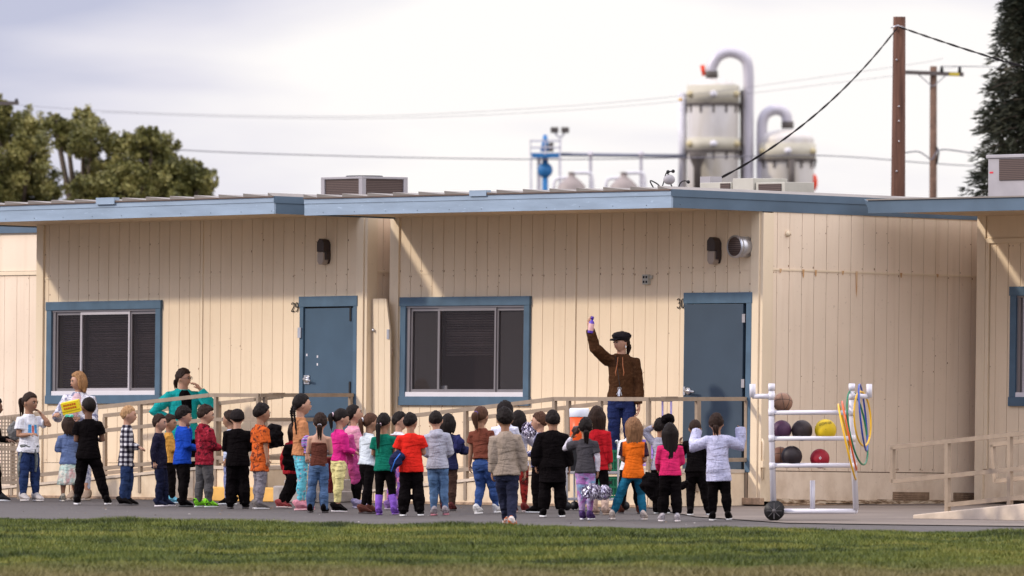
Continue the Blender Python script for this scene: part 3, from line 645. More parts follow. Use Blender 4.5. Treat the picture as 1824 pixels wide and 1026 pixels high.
# lattice panel at the far left
p = at(0, 800, 106.6); lt = empty('lattice_panel', (p.x, p.y, 0), (0, 0, -R(20)), 'tan perforated lattice panel beside the left ramp', 'lattice')
z0, z1 = at(0, 858, 106.6).z, at(0, 742, 106.6).z
m = MB(); x = -.5
while x <= .24: m.box(x, x + .016, -.006, .006, z0, z1); x += .043
z = z0
while z <= z1: m.box(-.5, .25, -.0045, .0075, z, z + .016); z += .043
m.build('grid', M_rail, lt); m = MB(); m.box(.235, .275, -.02, .02, .0, z1 - .08); m.box(-.5, .235, -.016, .016, z0 - .03, z0); m.box(-.5, .235, -.016, .016, (z0 + z1) / 2 - .02, (z0 + z1) / 2 + .02); m.build('frame', M_rail, lt)
# ---------------------------------------------------------------- people
def skin_mat(name, col):
    t = NT(name, .55, 0, .3); n = t.noise(t.map(), 9, 3); t.color(t.ramp(n, [(.3, tuple(c * .9 for c in col)), (.7, tuple(c * 1.08 for c in col))]))
    t.b.inputs['Subsurface Weight'].default_value = .08; t.b.inputs['Subsurface Radius'].default_value = (.01, .004, .002); return t.m
SK = {'light': skin_mat('fair_skin', (.44, .245, .165)), 'tan': skin_mat('tan_skin', (.315, .165, .10)), 'brown': skin_mat('brown_skin', (.17, .085, .052))}
def hair_mat(name, col):
    t = NT(name, .68, 0, .14); n = t.noise(t.map((70, 70, 6)), 1, 3); t.color(t.ramp(n, [(.3, tuple(c * .6 for c in col)), (.75, tuple(c * 1.6 for c in col))])); t.bump(n, .5, .004); return t.m
HR = {'black': hair_mat('black_hair', (.009, .0055, .0045)), 'dark': hair_mat('dark_brown_hair', (.022, .011, .007)), 'brown': hair_mat('brown_hair', (.060, .026, .014)),
      'red': hair_mat('reddish_blond_hair', (.26, .135, .058)), 'blond': hair_mat('sandy_blond_hair', (.33, .19, .09)), 'light': hair_mat('light_brown_hair', (.17, .085, .04))}
M_eye = simple('dark_eye', (.02, .012, .01), .2, var=0); M_lip = simple('lip', (.36, .12, .09), .5, var=0); M_scl = simple('eye_white', (.34, .30, .28), .3, var=0)
def cloth(name, col, pat=None, c2=None, c3=None, rough=.88):
    key = 'cloth_' + name
    if key in _m: return _m[key]
    t = NT(name, rough, 0, .04); v = t.map(); fine = t.noise(v, 30, 3); big = t.noise(v, 5, 3)
    base = t.mix(t.ramp(big, [(.3, 0.0), (.7, 1.0)]), tuple(c * .86 for c in col), tuple(min(1, c * 1.12) for c in col))
    def wave(dr, sc, ph=0, dist=0):
        w = t.n('ShaderNodeTexWave', bands_direction=dr); t.l(v, w.inputs[0]); w.inputs['Scale'].default_value = sc; w.inputs['Phase Offset'].default_value = ph; w.inputs['Distortion'].default_value = dist; return w.outputs['Fac']
    if pat == 'plaid':
        a = t.ramp(wave('X', 5.2), [(.49, 0.0), (.51, 1.0)]); a2 = t.ramp(wave('Y', 5.2), [(.49, 0.0), (.51, 1.0)]); b = t.ramp(wave('Z', 5.2), [(.49, 0.0), (.51, 1.0)])
        s_ = t.math('ADD', t.math('MULTIPLY', t.math('MAXIMUM', a, 0), .0), b); s2 = t.math('ADD', s_, a2)
        base = t.ramp(t.math('MULTIPLY', s2, .5), [(0, c2), (.25, c3), (.75, col)], 'CONSTANT')
    elif pat == 'blotch':      # irregular patches
        base = t.mix(t.ramp(t.noise(v, 16, 3, .6, 1.2), [(.52, 0.0), (.56, 1.0)]), base, c2)
        if c3: base = t.mix(t.ramp(t.noise(t.map((1, 1, 1), (4, 2, 1)), 11, 3, .6, 1.5), [(.58, 0.0), (.62, 1.0)]), base, c3)
    elif pat == 'tiedye':
        base = t.mix(t.ramp(t.noise(v, 6, 4, .65, 1.5), [(.42, 0.0), (.58, 1.0)]), base, c2)
        if c3: base = t.mix(t.ramp(t.noise(t.map((1, 1, 1), (3, 1, 7)), 7, 4, .6, 1.2), [(.52, 0.0), (.64, 1.0)]), base, c3)
    elif pat == 'smudge': base = t.mix(t.ramp(t.noise(v, 13, 5, .7, 2.0), [(.52, 0.0), (.72, .9)]), base, c2)
    elif pat == 'dots':
        x = t.n('ShaderNodeTexVoronoi'); t.l(v, x.inputs[0]); x.inputs['Scale'].default_value = 16
        base = t.mix(t.ramp(x.outputs['Distance'], [(.25, 1.0), (.32, 0.0)]), base, c2)
        if c3: x = t.n('ShaderNodeTexVoronoi'); t.l(t.map((1, 1, 1), (5, 3, 2)), x.inputs[0]); x.inputs['Scale'].default_value = 22; base = t.mix(t.ramp(x.outputs['Distance'], [(.2, 1.0), (.26, 0.0)]), base, c3)
    elif pat == 'stripes': base = t.ramp(wave('Z', 9, 0, .4), [(.0, col), (.35, c2), (.65, c3 or col)], 'CONSTANT')
    elif pat == 'denim': base = t.mix(t.ramp(t.noise(v, 4, 3), [(.4, 0.0), (.7, .7)]), base, c2)
    elif pat == 'block':      # colour change above a height (c3[0]) : c2 above
        x = t.sep(v)[2]; base = t.mix(t.ramp(t.math('SUBTRACT', x, c3[0] - .5), [(.495, 0.0), (.505, 1.0)]), base, c2)
    elif pat == 'raglan':     # sleeves of another colour: |x| large
        x = t.math('ABSOLUTE', t.sep(v)[0]); base = t.mix(t.ramp(x, [(c3[0] - .004, 0.0), (c3[0] + .004, 1.0)]), base, c2)
    elif pat == 'graphic':    # printed rectangles on the chest (front, y>0)
        X, Y_, Z = t.sep(v)[0], t.sep(v)[1], t.sep(v)[2]
        def box(x0, x1, z0, z1):
            q = t.math('MULTIPLY', t.math('GREATER_THAN', X, x0), t.math('LESS_THAN', X, x1)); q = t.math('MULTIPLY', q, t.math('GREATER_THAN', Z, z0)); q = t.math('MULTIPLY', q, t.math('LESS_THAN', Z, z1)); return t.math('MULTIPLY', q, t.math('GREATER_THAN', Y_, 0.02))
        for (bx, cc) in c3: base = t.mix(box(*bx), base, cc)
    base = t.mix(t.ramp(fine, [(.35, 0.0), (.7, .18)]), base, tuple(c * .55 for c in col))
    t.color(base); fd = t.math('ADD', t.noise(t.map((11, 11, 5)), 1, 2, .5, 1.6), t.math('MULTIPLY', t.noise(t.map((4, 4, 15), (0, 0, 5)), 1, 2, .5, 1.2), .8)); t.bump(fd, .8, .03); _m[key] = t.m; return t.m
def fold(me, amp, fx=14, fz=8, seed=0, lo=-1.0):
    n = len(me.vertices); co = [0.0] * (3 * n); me.vertices.foreach_get('co', co); no = [0.0] * (3 * n); me.vertices.foreach_get('normal', no)
    for i in range(n):
        x, y, z = co[3 * i:3 * i + 3]
        d = mnoise.noise(Vector((x * fx + seed, y * fx, z * fz))) + .5 * mnoise.noise(Vector((x * fx * 2.1, y * fx * 2.1 + seed, z * fz * 2.6)))
        d = max(lo, d if d > -.2 else d * 1.8) * amp
        co[3 * i] += no[3 * i] * d; co[3 * i + 1] += no[3 * i + 1] * d; co[3 * i + 2] += no[3 * i + 2] * d
    me.vertices.foreach_set('co', co); me.update()
def fused(mb, name, mat, parent, voxel=.009, smooth=2, amp=0, seed=0, fx=14, fz=8, extra=None, lo=-1.0):
    """union of overlapping closed volumes as ONE continuous surface"""
    me = mb.mesh(name, mat); bm = bmesh.new(); bm.from_mesh(me); bmesh.ops.recalc_face_normals(bm, faces=bm.faces); bm.to_mesh(me); bm.free()
    o = bpy.data.objects.new(name, me); S.collection.objects.link(o)
    r = o.modifiers.new('r', 'REMESH'); r.mode = 'VOXEL'; r.voxel_size = voxel; r.use_smooth_shade = True
    s_ = o.modifiers.new('s', 'SMOOTH'); s_.iterations = smooth; s_.factor = .5
    dg = bpy.context.evaluated_depsgraph_get(); me2 = bpy.data.meshes.new_from_object(o.evaluated_get(dg)); me2.name = name
    bpy.data.objects.remove(o); bpy.data.meshes.remove(me)
    if amp: fold(me2, amp, fx, fz, seed, lo)
    if extra:
        bm = bmesh.new(); bm.from_mesh(me2); ex = extra.mesh('x', mat); bm.from_mesh(ex); bm.to_mesh(me2); bm.free(); bpy.data.meshes.remove(ex)
        me2.polygons.foreach_set('use_smooth', [True] * len(me2.polygons))
    if not me2.materials: me2.materials.append(mat)
    o = bpy.data.objects.new(name, me2); C.objects.link(o)
    if parent: o.parent = parent
    return o
def head_shape(hs, seg=44, rings=30):
    """verts of a head of half-size hs (half height); y forward"""
    rx, ry, rz = hs * .70, hs * .86, hs
    def pt(az, el):      # az from +y
        n = Vector((math.sin(az) * math.cos(el), math.cos(az) * math.cos(el), math.sin(el)))
        p = Vector((n.x * rx, n.y * ry, n.z * rz))
        if n.z < 0:
            p.x *= 1 - .26 * min(1, -n.z * 1.25) ; 
            if n.y < 0: p.y *= 1 - .38 * min(1, -n.z * 1.3)
            else: p.y *= 1 + .05 * min(1, -n.z)
        if n.z > .1 and n.y < 0: p *= 1.02
        if n.y > 0:
            g = lambda x0, z0, sx, sz: math.exp(-((n.x - x0) / sx) ** 2 - ((n.z - z0) / sz) ** 2)
            d = .17 * g(0, -.22, .14, .12) + .06 * g(0, -.05, .10, .22) + .05 * g(0, .22, .5, .10) - .075 * (g(.3, .03, .17, .11) + g(-.3, .03, .17, .11)) + .06 * g(0, -.52, .2, .07) - .04 * g(0, -.66, .3, .06) + .075 * g(0, -.82, .28, .13) + .03 * (g(.42, -.25, .2, .2) + g(-.42, -.25, .2, .2))
            p.y += d * hs
        return p
    vs = [pt(0, -math.pi / 2 + 1e-4)]; 
    for i in range(1, rings):
        el = -math.pi / 2 + math.pi * i / rings
        vs += [pt(2 * math.pi * k / seg, el) for k in range(seg)]
    vs.append(Vector((0, 0, rz))); t = len(vs) - 1
    fs = [(0, 1 + k, 1 + (k + 1) % seg) for k in range(seg)] + [(1 + i * seg + k, 1 + (i + 1) * seg + k, 1 + (i + 1) * seg + (k + 1) % seg, 1 + i * seg + (k + 1) % seg) for i in range(rings - 2) for k in range(seg)] + [(t, 1 + (rings - 2) * seg + (k + 1) % seg, 1 + (rings - 2) * seg + k) for k in range(seg)]
    return vs, fs
def hair_cap(mb, hs, M, thick=.10, front=.50, side=-.10, back=-.62, seed=0, messy=.5, part=0):
    seg, rings = 72, 44
    vs, fs = head_shape(hs, seg, rings)
    out_ = []
    for v in vs:
        n = Vector((v.x / (hs * .70), v.y / (hs * .86), v.z / hs))
        if n.length > 1e-6: n.normalize()
        y = n.y
        zt = back + (side - back) * min(1, (y + 1)) if y < 0 else side + (front - side) * min(1, y / .62) ** 1.2
        m_ = max(0, min(1, (n.z - zt + .02) / .10)); m_ = m_ * m_ * (3 - 2 * m_)
        az = math.atan2(n.x, n.y)
        nn = mnoise.noise(Vector((n.x * 2.2 + seed, n.y * 2.2, n.z * 2.2))) * .55 + mnoise.noise(Vector((n.x * 9, n.y * 9 + seed, n.z * 5))) * .8
        t_ = -.13 + m_ * (thick + .13) * (1 + messy * nn) * (1 + .25 * max(0, n.z))
        p = Vector((n.x * hs * .70, n.y * hs * .86, n.z * hs)); base = v
        out_.append(base * (1 + t_))
    mb.add(out_, fs, 0, True, M)
def hair_tube(mb, pts, rad, M=None, seg=22, amp=.12, seed=0, up=(1, 0, 0)):
    o0 = len(mb.v); mb.tube(pts, rad, seg, 0, True, True, None, 1.0, up)
    pts = [Vector(p) for p in pts]; vs = mb.v[o0:]
    for i in range(len(pts)):
        for k in range(seg):
            idx = i * seg + k; a = 2 * math.pi * k / seg
            d = mnoise.noise(Vector((math.cos(a) * 3.2 + seed, math.sin(a) * 3.2, i * .35))) + .5 * mnoise.noise(Vector((math.cos(a) * 8, math.sin(a) * 8 + seed, i * .3)))
            v = Vector(vs[idx]); mb.v[o0 + idx] = tuple(pts[i] + (v - pts[i]) * (1 + amp * d * 1.6))
    if M is not None:
        for j in range(o0, len(mb.v)): mb.v[j] = tuple(M @ Vector(mb.v[j]))
def interp(pts, n):      # catmull-rom resample
    pts = [Vector(p) for p in pts]; out_ = []; m_ = len(pts) - 1
    for i in range(n):
        t_ = i / (n - 1) * m_; k = min(int(t_), m_ - 1); f = t_ - k
        p0, p1, p2, p3 = pts[max(k - 1, 0)], pts[k], pts[k + 1], pts[min(k + 2, m_)]
        out_.append(.5 * ((2 * p1) + (-p0 + p2) * f + (2 * p0 - 5 * p1 + 4 * p2 - p3) * f * f + (-p0 + 3 * p1 - 3 * p2 + p3) * f ** 3))
    return out_
def ilist(vals, n):
    m_ = len(vals) - 1; r = []
    for i in range(n):
        t_ = i / (n - 1) * m_; k = min(int(t_), m_ - 1); f = t_ - k; f = f * f * (3 - 2 * f); a, b = vals[k], vals[k + 1]
        r.append(tuple(x + (y - x) * f for x, y in zip(a, b)) if isinstance(a, tuple) else a + (b - a) * f)
    return r
def hand(mb, fin, wrist, d, sz, curl=.5, pn=(0, 1, 0), side=1, point=None):
    """palm into mb (fused), five separate fingers into fin; d = forearm direction, pn = palm normal"""
    d = Vector(d).normalized(); pn = Vector(pn); pn = (pn - d * pn.dot(d)); pn = pn.normalized() if pn.length > 1e-3 else d.orthogonal().normalized(); w = d.cross(pn) * side
    L_ = sz; wrist = Vector(wrist)
    mb.tube([wrist - d * L_ * .15, wrist + d * L_ * .1, wrist + d * L_ * .3, wrist + d * L_ * .5], [(L_ * .13, L_ * .15), (L_ * .12, L_ * .19), (L_ * .12, L_ * .24), (L_ * .09, L_ * .23)], 10, up=pn)
    for i, (o_, ln) in enumerate(((-.17, .44), (-.06, .52), (.06, .49), (.17, .38))):
        b = wrist + d * L_ * .44 + w * L_ * o_; c = curl + .12 * i
        if point is not None and i not in point: c = 1.5
        p1 = b + (d * math.cos(c * .5) + pn * math.sin(c * .5)) * L_ * ln * .42
        p2 = p1 + (d * math.cos(c * 1.3) + pn * math.sin(c * 1.3)) * L_ * ln * .33
        p3 = p2 + (d * math.cos(c * 2.0) + pn * math.sin(c * 2.0)) * L_ * ln * .26
        fin.tube([b - d * L_ * .08, p1, p2, p3], [L_ * .062, L_ * .056, L_ * .05, L_ * .038], 6)
    t0 = wrist + d * L_ * .14 - w * L_ * .17; t1 = t0 + (d * .75 - w * .6 + pn * .35).normalized() * L_ * .22; t2 = t1 + (d * .9 - w * .15 + pn * .5).normalized() * L_ * .20
    fin.tube([t0 + w * L_ * .06, t1, t2], [L_ * .075, L_ * .062, L_ * .045], 6)
ARM = {  # (upper, fore) for the right side; x mirrored on the left
 'down': ((.16, .0, -1), (.03, .14, -1)), 'side': ((.28, .02, -1), (.10, .10, -1)), 'fold': ((.20, .12, -1), (-.55, .85, .10)), 'belly': ((.22, .10, -1), (-.42, .85, -.15)),
 'mouth': ((.25, .75, -.35), (-.45, -.32, .9)), 'fwd': ((.12, .45, -1), (-.05, 1, -.05)), 'fwdlow': ((.12, .35, -1), (-.05, .8, -.6)), 'head': ((.75, .15, .75), (-.95, -.1, .35)),
 'hip': ((.75, -.25, -.75), (-.85, .25, -.45)), 'face': ((.35, .55, -.55), (-.50, .15, 1.0)), 'back': ((.15, -.3, -1), (0, .1, -1)), 'up': ((.45, .25, .35), (.1, .1, 1)),
 'raise': ((.62, .10, .72), (.16, .05, .98)), 'out': ((.9, .1, -.5), (.6, .5, -.1)), 'reach': ((.25, .9, -.1), (.0, 1, .05)), 'ears': ((.70, .35, -.25), (-.15, .25, .95)), 'flop': ((.85, .1, -.35), (-.05, .35, .75))}
NP = [0]
def person(px, top, feet, head_, label, skin='tan', hair='black', hst='short', hlen=0, hd=None, hp=0, L_='down', R_='down', legs=None, up=('tee', (.1, .1, .1)), lo=('pants', (.02, .02, .025)),
           shoe=((.02, .02, .02), (.6, .6, .6)), adult=False, z0=0, Y=None, face=False, lean=0, fat=1.0, extras=None, group='children waiting in line', cat='child', bangs=0, hairopt=None, stride=None, hscale=1, Hh=None):
    NP[0] += 1; sd = NP[0] * 7.3
    if Y is None: p = gnd(px, feet)
    else: p = Vector(((px - 912) / FPX * Y, Y, z0))
    s_ = FPX / p.y; H = Hh or (feet - top) / s_ - .012
    rj = random.Random(NP[0] * 31); tl = 0 if adult else 1
    root = empty('person', (p.x, p.y, p.z), (R(rj.uniform(-2.2, 1.6)) * tl, R(rj.uniform(-2.4, 2.4)) * tl, R(head_ - 90)), label, cat, group)
    if not adult: hp = hp + rj.uniform(-7, 7); hd = (hd if hd is not None else head_) + rj.uniform(-14, 14)
    # proportions
    if adult: q = dict(hh=.138, nb=.845, sz=.79, sw=.100, hz=.515, hw=.052, kn=.275, ua=.168, fa=.145, ha=.105, tor=[(.485, .078, .060, -.004), (.52, .098, .074, -.006), (.60, .080, .058, 0), (.69, .086, .066, .003), (.755, .092, .062, 0), (.812, .070, .046, -.004), (.845, .034, .033, 0), (.90, .030, .031, .004)])
    else: q = dict(hh=.178, nb=.802, sz=.752, sw=.092, hz=.475, hw=.048, kn=.255, ua=.150, fa=.125, ha=.092, tor=[(.445, .060, .048, -.003), (.475, .078, .061, -.005), (.56, .070, .056, .004), (.65, .076, .058, .002), (.72, .084, .056, 0), (.772, .066, .044, -.003), (.802, .034, .033, 0), (.85, .030, .031, .003)])
    T = [(z * H, rx * H * fat, ry * H * fat, y * H) for z, rx, ry, y in q['tor']]
    hz = q['hz'] * H; ank = .045 * H
    stride = stride or ((-.052 - rj.uniform(-.01, .03), rj.uniform(-.05, .05)), (.052 + rj.uniform(-.01, .03), rj.uniform(-.05, .05)))
    leanv = lambda z: max(0, z - hz) * lean
    V = Vector
    # legs
    legj = []
    l1 = hz - q['kn'] * H; l2 = q['kn'] * H - ank; maxd = 0
    for sx, (fx, fy) in zip((-1, 1), stride):
        hip = V((sx * q['hw'] * H, 0, hz)); an = V((fx * H, fy * H, ank)); maxd = max(maxd, (V((hip.x - an.x, hip.y - an.y, 0))).length)
    drop = hz - ank - math.sqrt(max(.1, (l1 + l2) ** 2 * .998 - maxd ** 2)); drop = max(0, drop)
    for sx, (fx, fy) in zip((-1, 1), stride):
        hip = V((sx * q['hw'] * H, 0, hz - drop)); an = V((fx * H, fy * H, ank)); d = an - hip; D = d.length
        kn = hip + d * (l1 / (l1 + l2)); h2 = l1 * l1 - (D * l1 / (l1 + l2)) ** 2; kn += V((0, 1, 0)) * math.sqrt(max(0, h2)) * .9
        legj.append((hip, kn, an))
    lift = -drop
    # arms
    armj = []
    for sx, a in ((-1, L_), (1, R_)):
        u, f = ARM[a] if isinstance(a, str) else a
        u = V((u[0] * sx, u[1], u[2])).normalized(); f = V((f[0] * sx, f[1], f[2])).normalized()
        if not adult: jt = V((rj.uniform(-.10, .10), rj.uniform(-.10, .10), rj.uniform(-.08, .08))); u = (u + jt).normalized(); f = (f - jt).normalized()
        sh = V((sx * q['sw'] * H * (fat * .5 + .5), leanv(q['sz'] * H), q['sz'] * H + lift + (.012 * H if u.z > 0 else 0)))
        el = sh + u * q['ua'] * H; wr = el + f * q['fa'] * H; armj.append((sh, el, wr, f, sx))
    tz = lambda t: V((0, t[3] + leanv(t[0]), t[0] + lift))
    body = MB(); fin = MB()
    body.tube([tz(t) for t in T], [(t[1], t[2]) for t in T], 18, up=(1, 0, 0))
    hs = q['hh'] * H / 2 * hscale
    hc = V((0, .012 * H + leanv(.9 * H), H - hs + lift * 1.0)); hyaw = 0 if hd is None else (hd - head_)
    MH = Matrix.Translation(hc) @ Matrix.Rotation(R(hyaw), 4, 'Z') @ Matrix.Rotation(R(hp), 4, 'X')
    vs, fs = head_shape(hs); body.add(vs, fs, 0, True, MH)
    for sx in (-1, 1): body.ball((0, 0, 0), (hs * .085, hs * .17, hs * .26), 10, 8, M=MH @ Matrix.Translation((sx * hs * .70, -hs * .05, -hs * .06)) @ Matrix.Rotation(sx * -.35, 4, 'Z'))
    body.tube([tz(T[-2]) + V((0, 0, -.02 * H)), hc + V((0, -.015 * H, -hs * .55))], [.036 * H * (fat ** .5), .034 * H * (fat ** .5)], 12)
    k = H * (fat ** .6)
    for sh, el, wr, f, sx in armj:
        body.tube([sh + V((-sx * .03 * H, 0, -.002 * H)), sh, sh.lerp(el, .35), el, el.lerp(wr, .3), wr], [.030 * k, .031 * k, .028 * k, .022 * k, .0225 * k, .0155 * k], 12)
        pn = V((-sx, .2, 0)) if f.z < -.5 else V((-sx * .3, -.2, -1) if f.z < .5 else (-sx * .7, -.4, 0))
        hand(body, fin, wr, f, q['ha'] * H, .45, pn, -sx if f.z < -.5 else sx)
    for hip, kn, an in legj:
        body.tube([hip + V((0, -.005 * H, .03 * H)), hip, hip.lerp(kn, .5), kn, kn.lerp(an, .35) + V((0, -.008 * H, 0)), kn.lerp(an, .75), an, an + V((0, .0, -.02 * H))], [.044 * k, .046 * k, .041 * k, .033 * k, .034 * k, .023 * k, .019 * k, .019 * k], 12)
    b = fused(body, 'body', SK[skin], root, .0085 if not adult else .0095, 2, extra=fin)
    if face:
        for sx in (-1, 1):
            m = MB(); m.ball((sx * hs * .265, hs * .80, hs * .02), (hs * .105, hs * .05, hs * .062), 10, 6, M=MH); m.build('eye', M_scl, root)
            m = MB(); m.ball((sx * hs * .265, hs * .835, hs * .02), (hs * .078, hs * .035, hs * .075), 8, 6, M=MH); m.build('iris', M_eye, root)
            m = MB(); m.tube([MH @ V((sx * hs * a_, hs * c_, hs * z_)) for a_, c_, z_ in ((.13, .89, .155), (.28, .87, .20), (.42, .78, .16))], [hs * .03, hs * .042, hs * .025], 6); m.build('eyebrow', HR[hair], root)
        m = MB(); m.tube([MH @ V((hs * a_, hs * c_, hs * -.475)) for a_, c_ in ((-.18, .80), (-.07, .875), (.07, .875), (.18, .80))], [(hs * .02, hs * .02), (hs * .045, hs * .04), (hs * .045, hs * .04), (hs * .02, hs * .02)], 8); m.build('mouth', M_lip, root)
    # hair
    hm = MB(); o_ = dict(thick=.12, front=.50 - bangs, side=-.08, back=-.60, seed=sd, messy=.5)
    if hst == 'buzz': o_.update(thick=.045, messy=.2, side=.02, front=.56)
    if hst in ('pony', 'braid', 'braids', 'bun'): o_.update(thick=.085, messy=.25)
    if hst in ('long', 'bob'): o_.update(thick=.13, side=-.5, messy=.3)
    if hairopt: o_.update(hairopt)
    hair_cap(hm, hs, MH, **o_)
    if hst in ('long', 'bob'):
        Ln = hlen or (.9 if hst == 'bob' else 2.4)
        rs = random.Random(int(sd * 10)); nS = 15
        for j_ in range(nS):
            u_ = -1 + 2 * j_ / (nS - 1); ca, sa = math.cos(u_ * 1.35), math.sin(u_ * 1.35); ln_ = Ln * (1 - .22 * abs(u_) ** 2) * rs.uniform(.80, 1.08); w_ = 1 if hst == 'bob' else .95
            o1, o2 = rs.uniform(-.04, .04), rs.uniform(-.07, .07)
            pts = interp([(sa * .50, -ca * .45 - .02, .72), (sa * .80, -ca * .86, .05), (sa * (.80 + o1), -ca * .80 - .02, -.55), (sa * (.78 * w_ + o2), -ca * .60 - .16, -.55 - ln_ * .4), (sa * (.74 if hst == 'long' else .70) + o2 * 2.2, -ca * .34 - .34, -.42 - ln_)], 14)
            rr_ = ilist([.16, .20, .20, .17, .05 if hst == 'long' else .09], 14); hair_tube(hm, [MH @ (p_ * hs) for p_ in pts], [(a_ * hs, a_ * hs * .8) for a_ in rr_], seg=10, seed=sd + j_, amp=.10)
        for sx in (-1, 1):
            pts = interp([(sx * .50, .10, .62), (sx * .73, .12, .1), (sx * .74, .06, -.5), (sx * .66, -.10, -.6 - Ln * .35)], 9); hair_tube(hm, [MH @ (p_ * hs) for p_ in pts], [(a_ * hs, a_ * hs * 1.2) for a_ in ilist([.15, .2, .2, .1], 9)], seg=12, seed=sd + sx)
    if hst == 'pony':
        Ln = hlen or 1.6; zt_ = .35 if not hairopt or 'low' not in hairopt else 0
        for j_ in range(5):
            a_0 = j_ * 1.257; ox, oy = .13 * math.cos(a_0), .11 * math.sin(a_0); l_ = Ln * (1 - .07 * ((j_ * 3) % 5))
            pts = interp([(ox * .5, -.75, .35), (ox * .6, -1.08 + oy, .42), (ox * 1.4, -1.22 + oy, .10), (ox * 1.5, -1.12 + oy, -.45), (.05 + ox * 1.2, -1.0 + oy, .1 - l_)], 14); hair_tube(hm, [MH @ (p_ * hs) for p_ in pts], [(a_ * hs, a_ * hs * .8) for a_ in ilist([.12, .14, .20, .19, .14, .03], 14)], seg=10, seed=sd + j_)
    if hst == 'low':
        Ln = hlen or 1.6; 
        for j_ in range(5):
            a_0 = j_ * 1.257; ox, oy = .13 * math.cos(a_0), .08 * math.sin(a_0); l_ = Ln * (1 - .07 * ((j_ * 3) % 5)); pts = interp([(ox * .6, -.72, -.15), (ox * .8, -.98 + oy, -.25), (ox * 1.5, -1.03 + oy, -.6), (.03 + ox * 1.2, -.95 + oy, -.3 - l_)], 14)
            hair_tube(hm, [MH @ (p_ * hs) for p_ in pts], [(a_ * hs, a_ * hs * .8) for a_ in ilist([.14, .15, .20, .17, .11, .03], 14)], seg=10, seed=sd + j_)
    if hst == 'bun': hm.ball((0, 0, 0), (hs * .48, hs * .42, hs * .40), 16, 10, M=MH @ Matrix.Translation((0, -hs * .35, hs * 1.02)))
    if hst in ('braid', 'braids'):
        for sx in ((-1, 1) if hst == 'braids' else (0,)):
            Ln = hlen or 2.2; pts = interp([(sx * .45, -.72, -.1), (sx * .62, -.92, -.6), (sx * .66, -.9, -1.2), (sx * .62, -.8, -.2 - Ln)], 30)
            hair_tube(hm, [MH @ (p_ * hs) for p_ in pts], [(hs * (.20 - .0045 * i) * (1 + .22 * math.sin(i * 1.6)),) * 2 for i in range(30)], seg=12, seed=sd, amp=.06)
    hr = hm.build('hair', HR[hair], root)
    # upper garment
    kind, col = up[0], up[1]; mat = col if not isinstance(col, tuple) else cloth('%s_fabric_%d%d%d' % (kind, *[int(c * 999) for c in col]), col)
    ease = {'tee': .008, 'long': .008, 'fit': .005, 'tank': .004, 'hoodie': .017, 'jacket': .018, 'parka': .026, 'shirt': .014, 'sweat': .020, 'bare': .004}[kind] * H
    hem = {'tee': .455, 'long': .46, 'fit': .475, 'tank': .49, 'hoodie': .44, 'jacket': .435, 'parka': .33, 'shirt': .42, 'sweat': .37, 'bare': .48}[kind] * H
    opt = up[2] if len(up) > 2 else {}
    hem = opt.get('hem', hem / H) * H; ease = opt.get('ease', ease / H) * H
    slv = opt.get('slv', {'tee': .62, 'long': 1.93, 'fit': 1.93, 'tank': 0, 'hoodie': 1.97, 'jacket': 1.97, 'parka': 2.0, 'shirt': 1.97, 'sweat': 2.35, 'bare': 0}[kind])
    um = MB(); lvl = [t for t in T[:-1] if t[0] > hem + .02 * H]
    def wid(z):
        for a_, b_ in zip(T, T[1:]):
            if a_[0] <= z <= b_[0]: f_ = (z - a_[0]) / (b_[0] - a_[0]); return a_[1] + (b_[1] - a_[1]) * f_, a_[2] + (b_[2] - a_[2]) * f_
        return T[0][1], T[0][2]
    hx, hy = wid(max(hem, T[0][0])); hips = (T[1][1], T[1][2])
    loose = {'tee': 1.6, 'long': 1.3, 'fit': .8, 'tank': 1, 'hoodie': 1.2, 'jacket': 1.3, 'parka': 1.3, 'shirt': 1.3, 'sweat': 1.25, 'bare': .6}[kind]
    lk = lo[0]; pe = {'pants': .012, 'leggings': .004, 'jeans': .008, 'wide': .016, 'flare': .006, 'skirt': .004}[lk] * H * (lo[2].get('e', 1) if len(lo) > 2 else 1) + .012 * H
    if kind in ('fit', 'bare', 'tank'): pe = .006 * H
    hx = max(hx, hips[0], q['hw'] * H + .047 * k - .004 * H) if hem < .50 * H else max(hx, hips[0]); hy = max(hy, hips[1])
    if kind in ('fit', 'bare', 'tank'): hx -= .004 * H
    rings = [(hem, hx + max(ease * loose, pe), hy + max(ease * loose, pe) + .003 * H, -.004 * H)]
    for t in lvl:
        if t[0] < q['nb'] * H:
            e_ = max(ease * (loose if t[0] < .6 * H else 1), pe if t[0] < .58 * H else 0); rx_, ry_ = t[1] + e_, t[2] + e_
            if t[0] < .7 * H: rx_ = max(rx_, (T[4][1] + ease) * (.86 + .04 * loose)) if kind not in ('fit', 'bare', 'tank') else rx_
            if t[0] < .53 * H and hem < .5 * H and kind not in ('fit', 'bare', 'tank'): rx_ = max(rx_, hx + pe)
            if t[0] < .7 * H and kind not in ('fit', 'bare', 'tank'): ry_ = max(ry_, T[3][2] + ease)
            rings.append((t[0], rx_, ry_, t[3]))
    if kind == 'bare': rings = [r for r in rings if r[0] < .72 * H]; rings.append((.715 * H, rings[-1][1], rings[-1][2], 0))
    else: rings.append((q['nb'] * H + .004 * H, .045 * H + ease * .4, .042 * H + ease * .4, -.002 * H))
    um.tube([V((0, r[3] + leanv(r[0]), r[0] + lift)) for r in rings], [(r[1], r[2]) for r in rings], 20, up=(1, 0, 0))
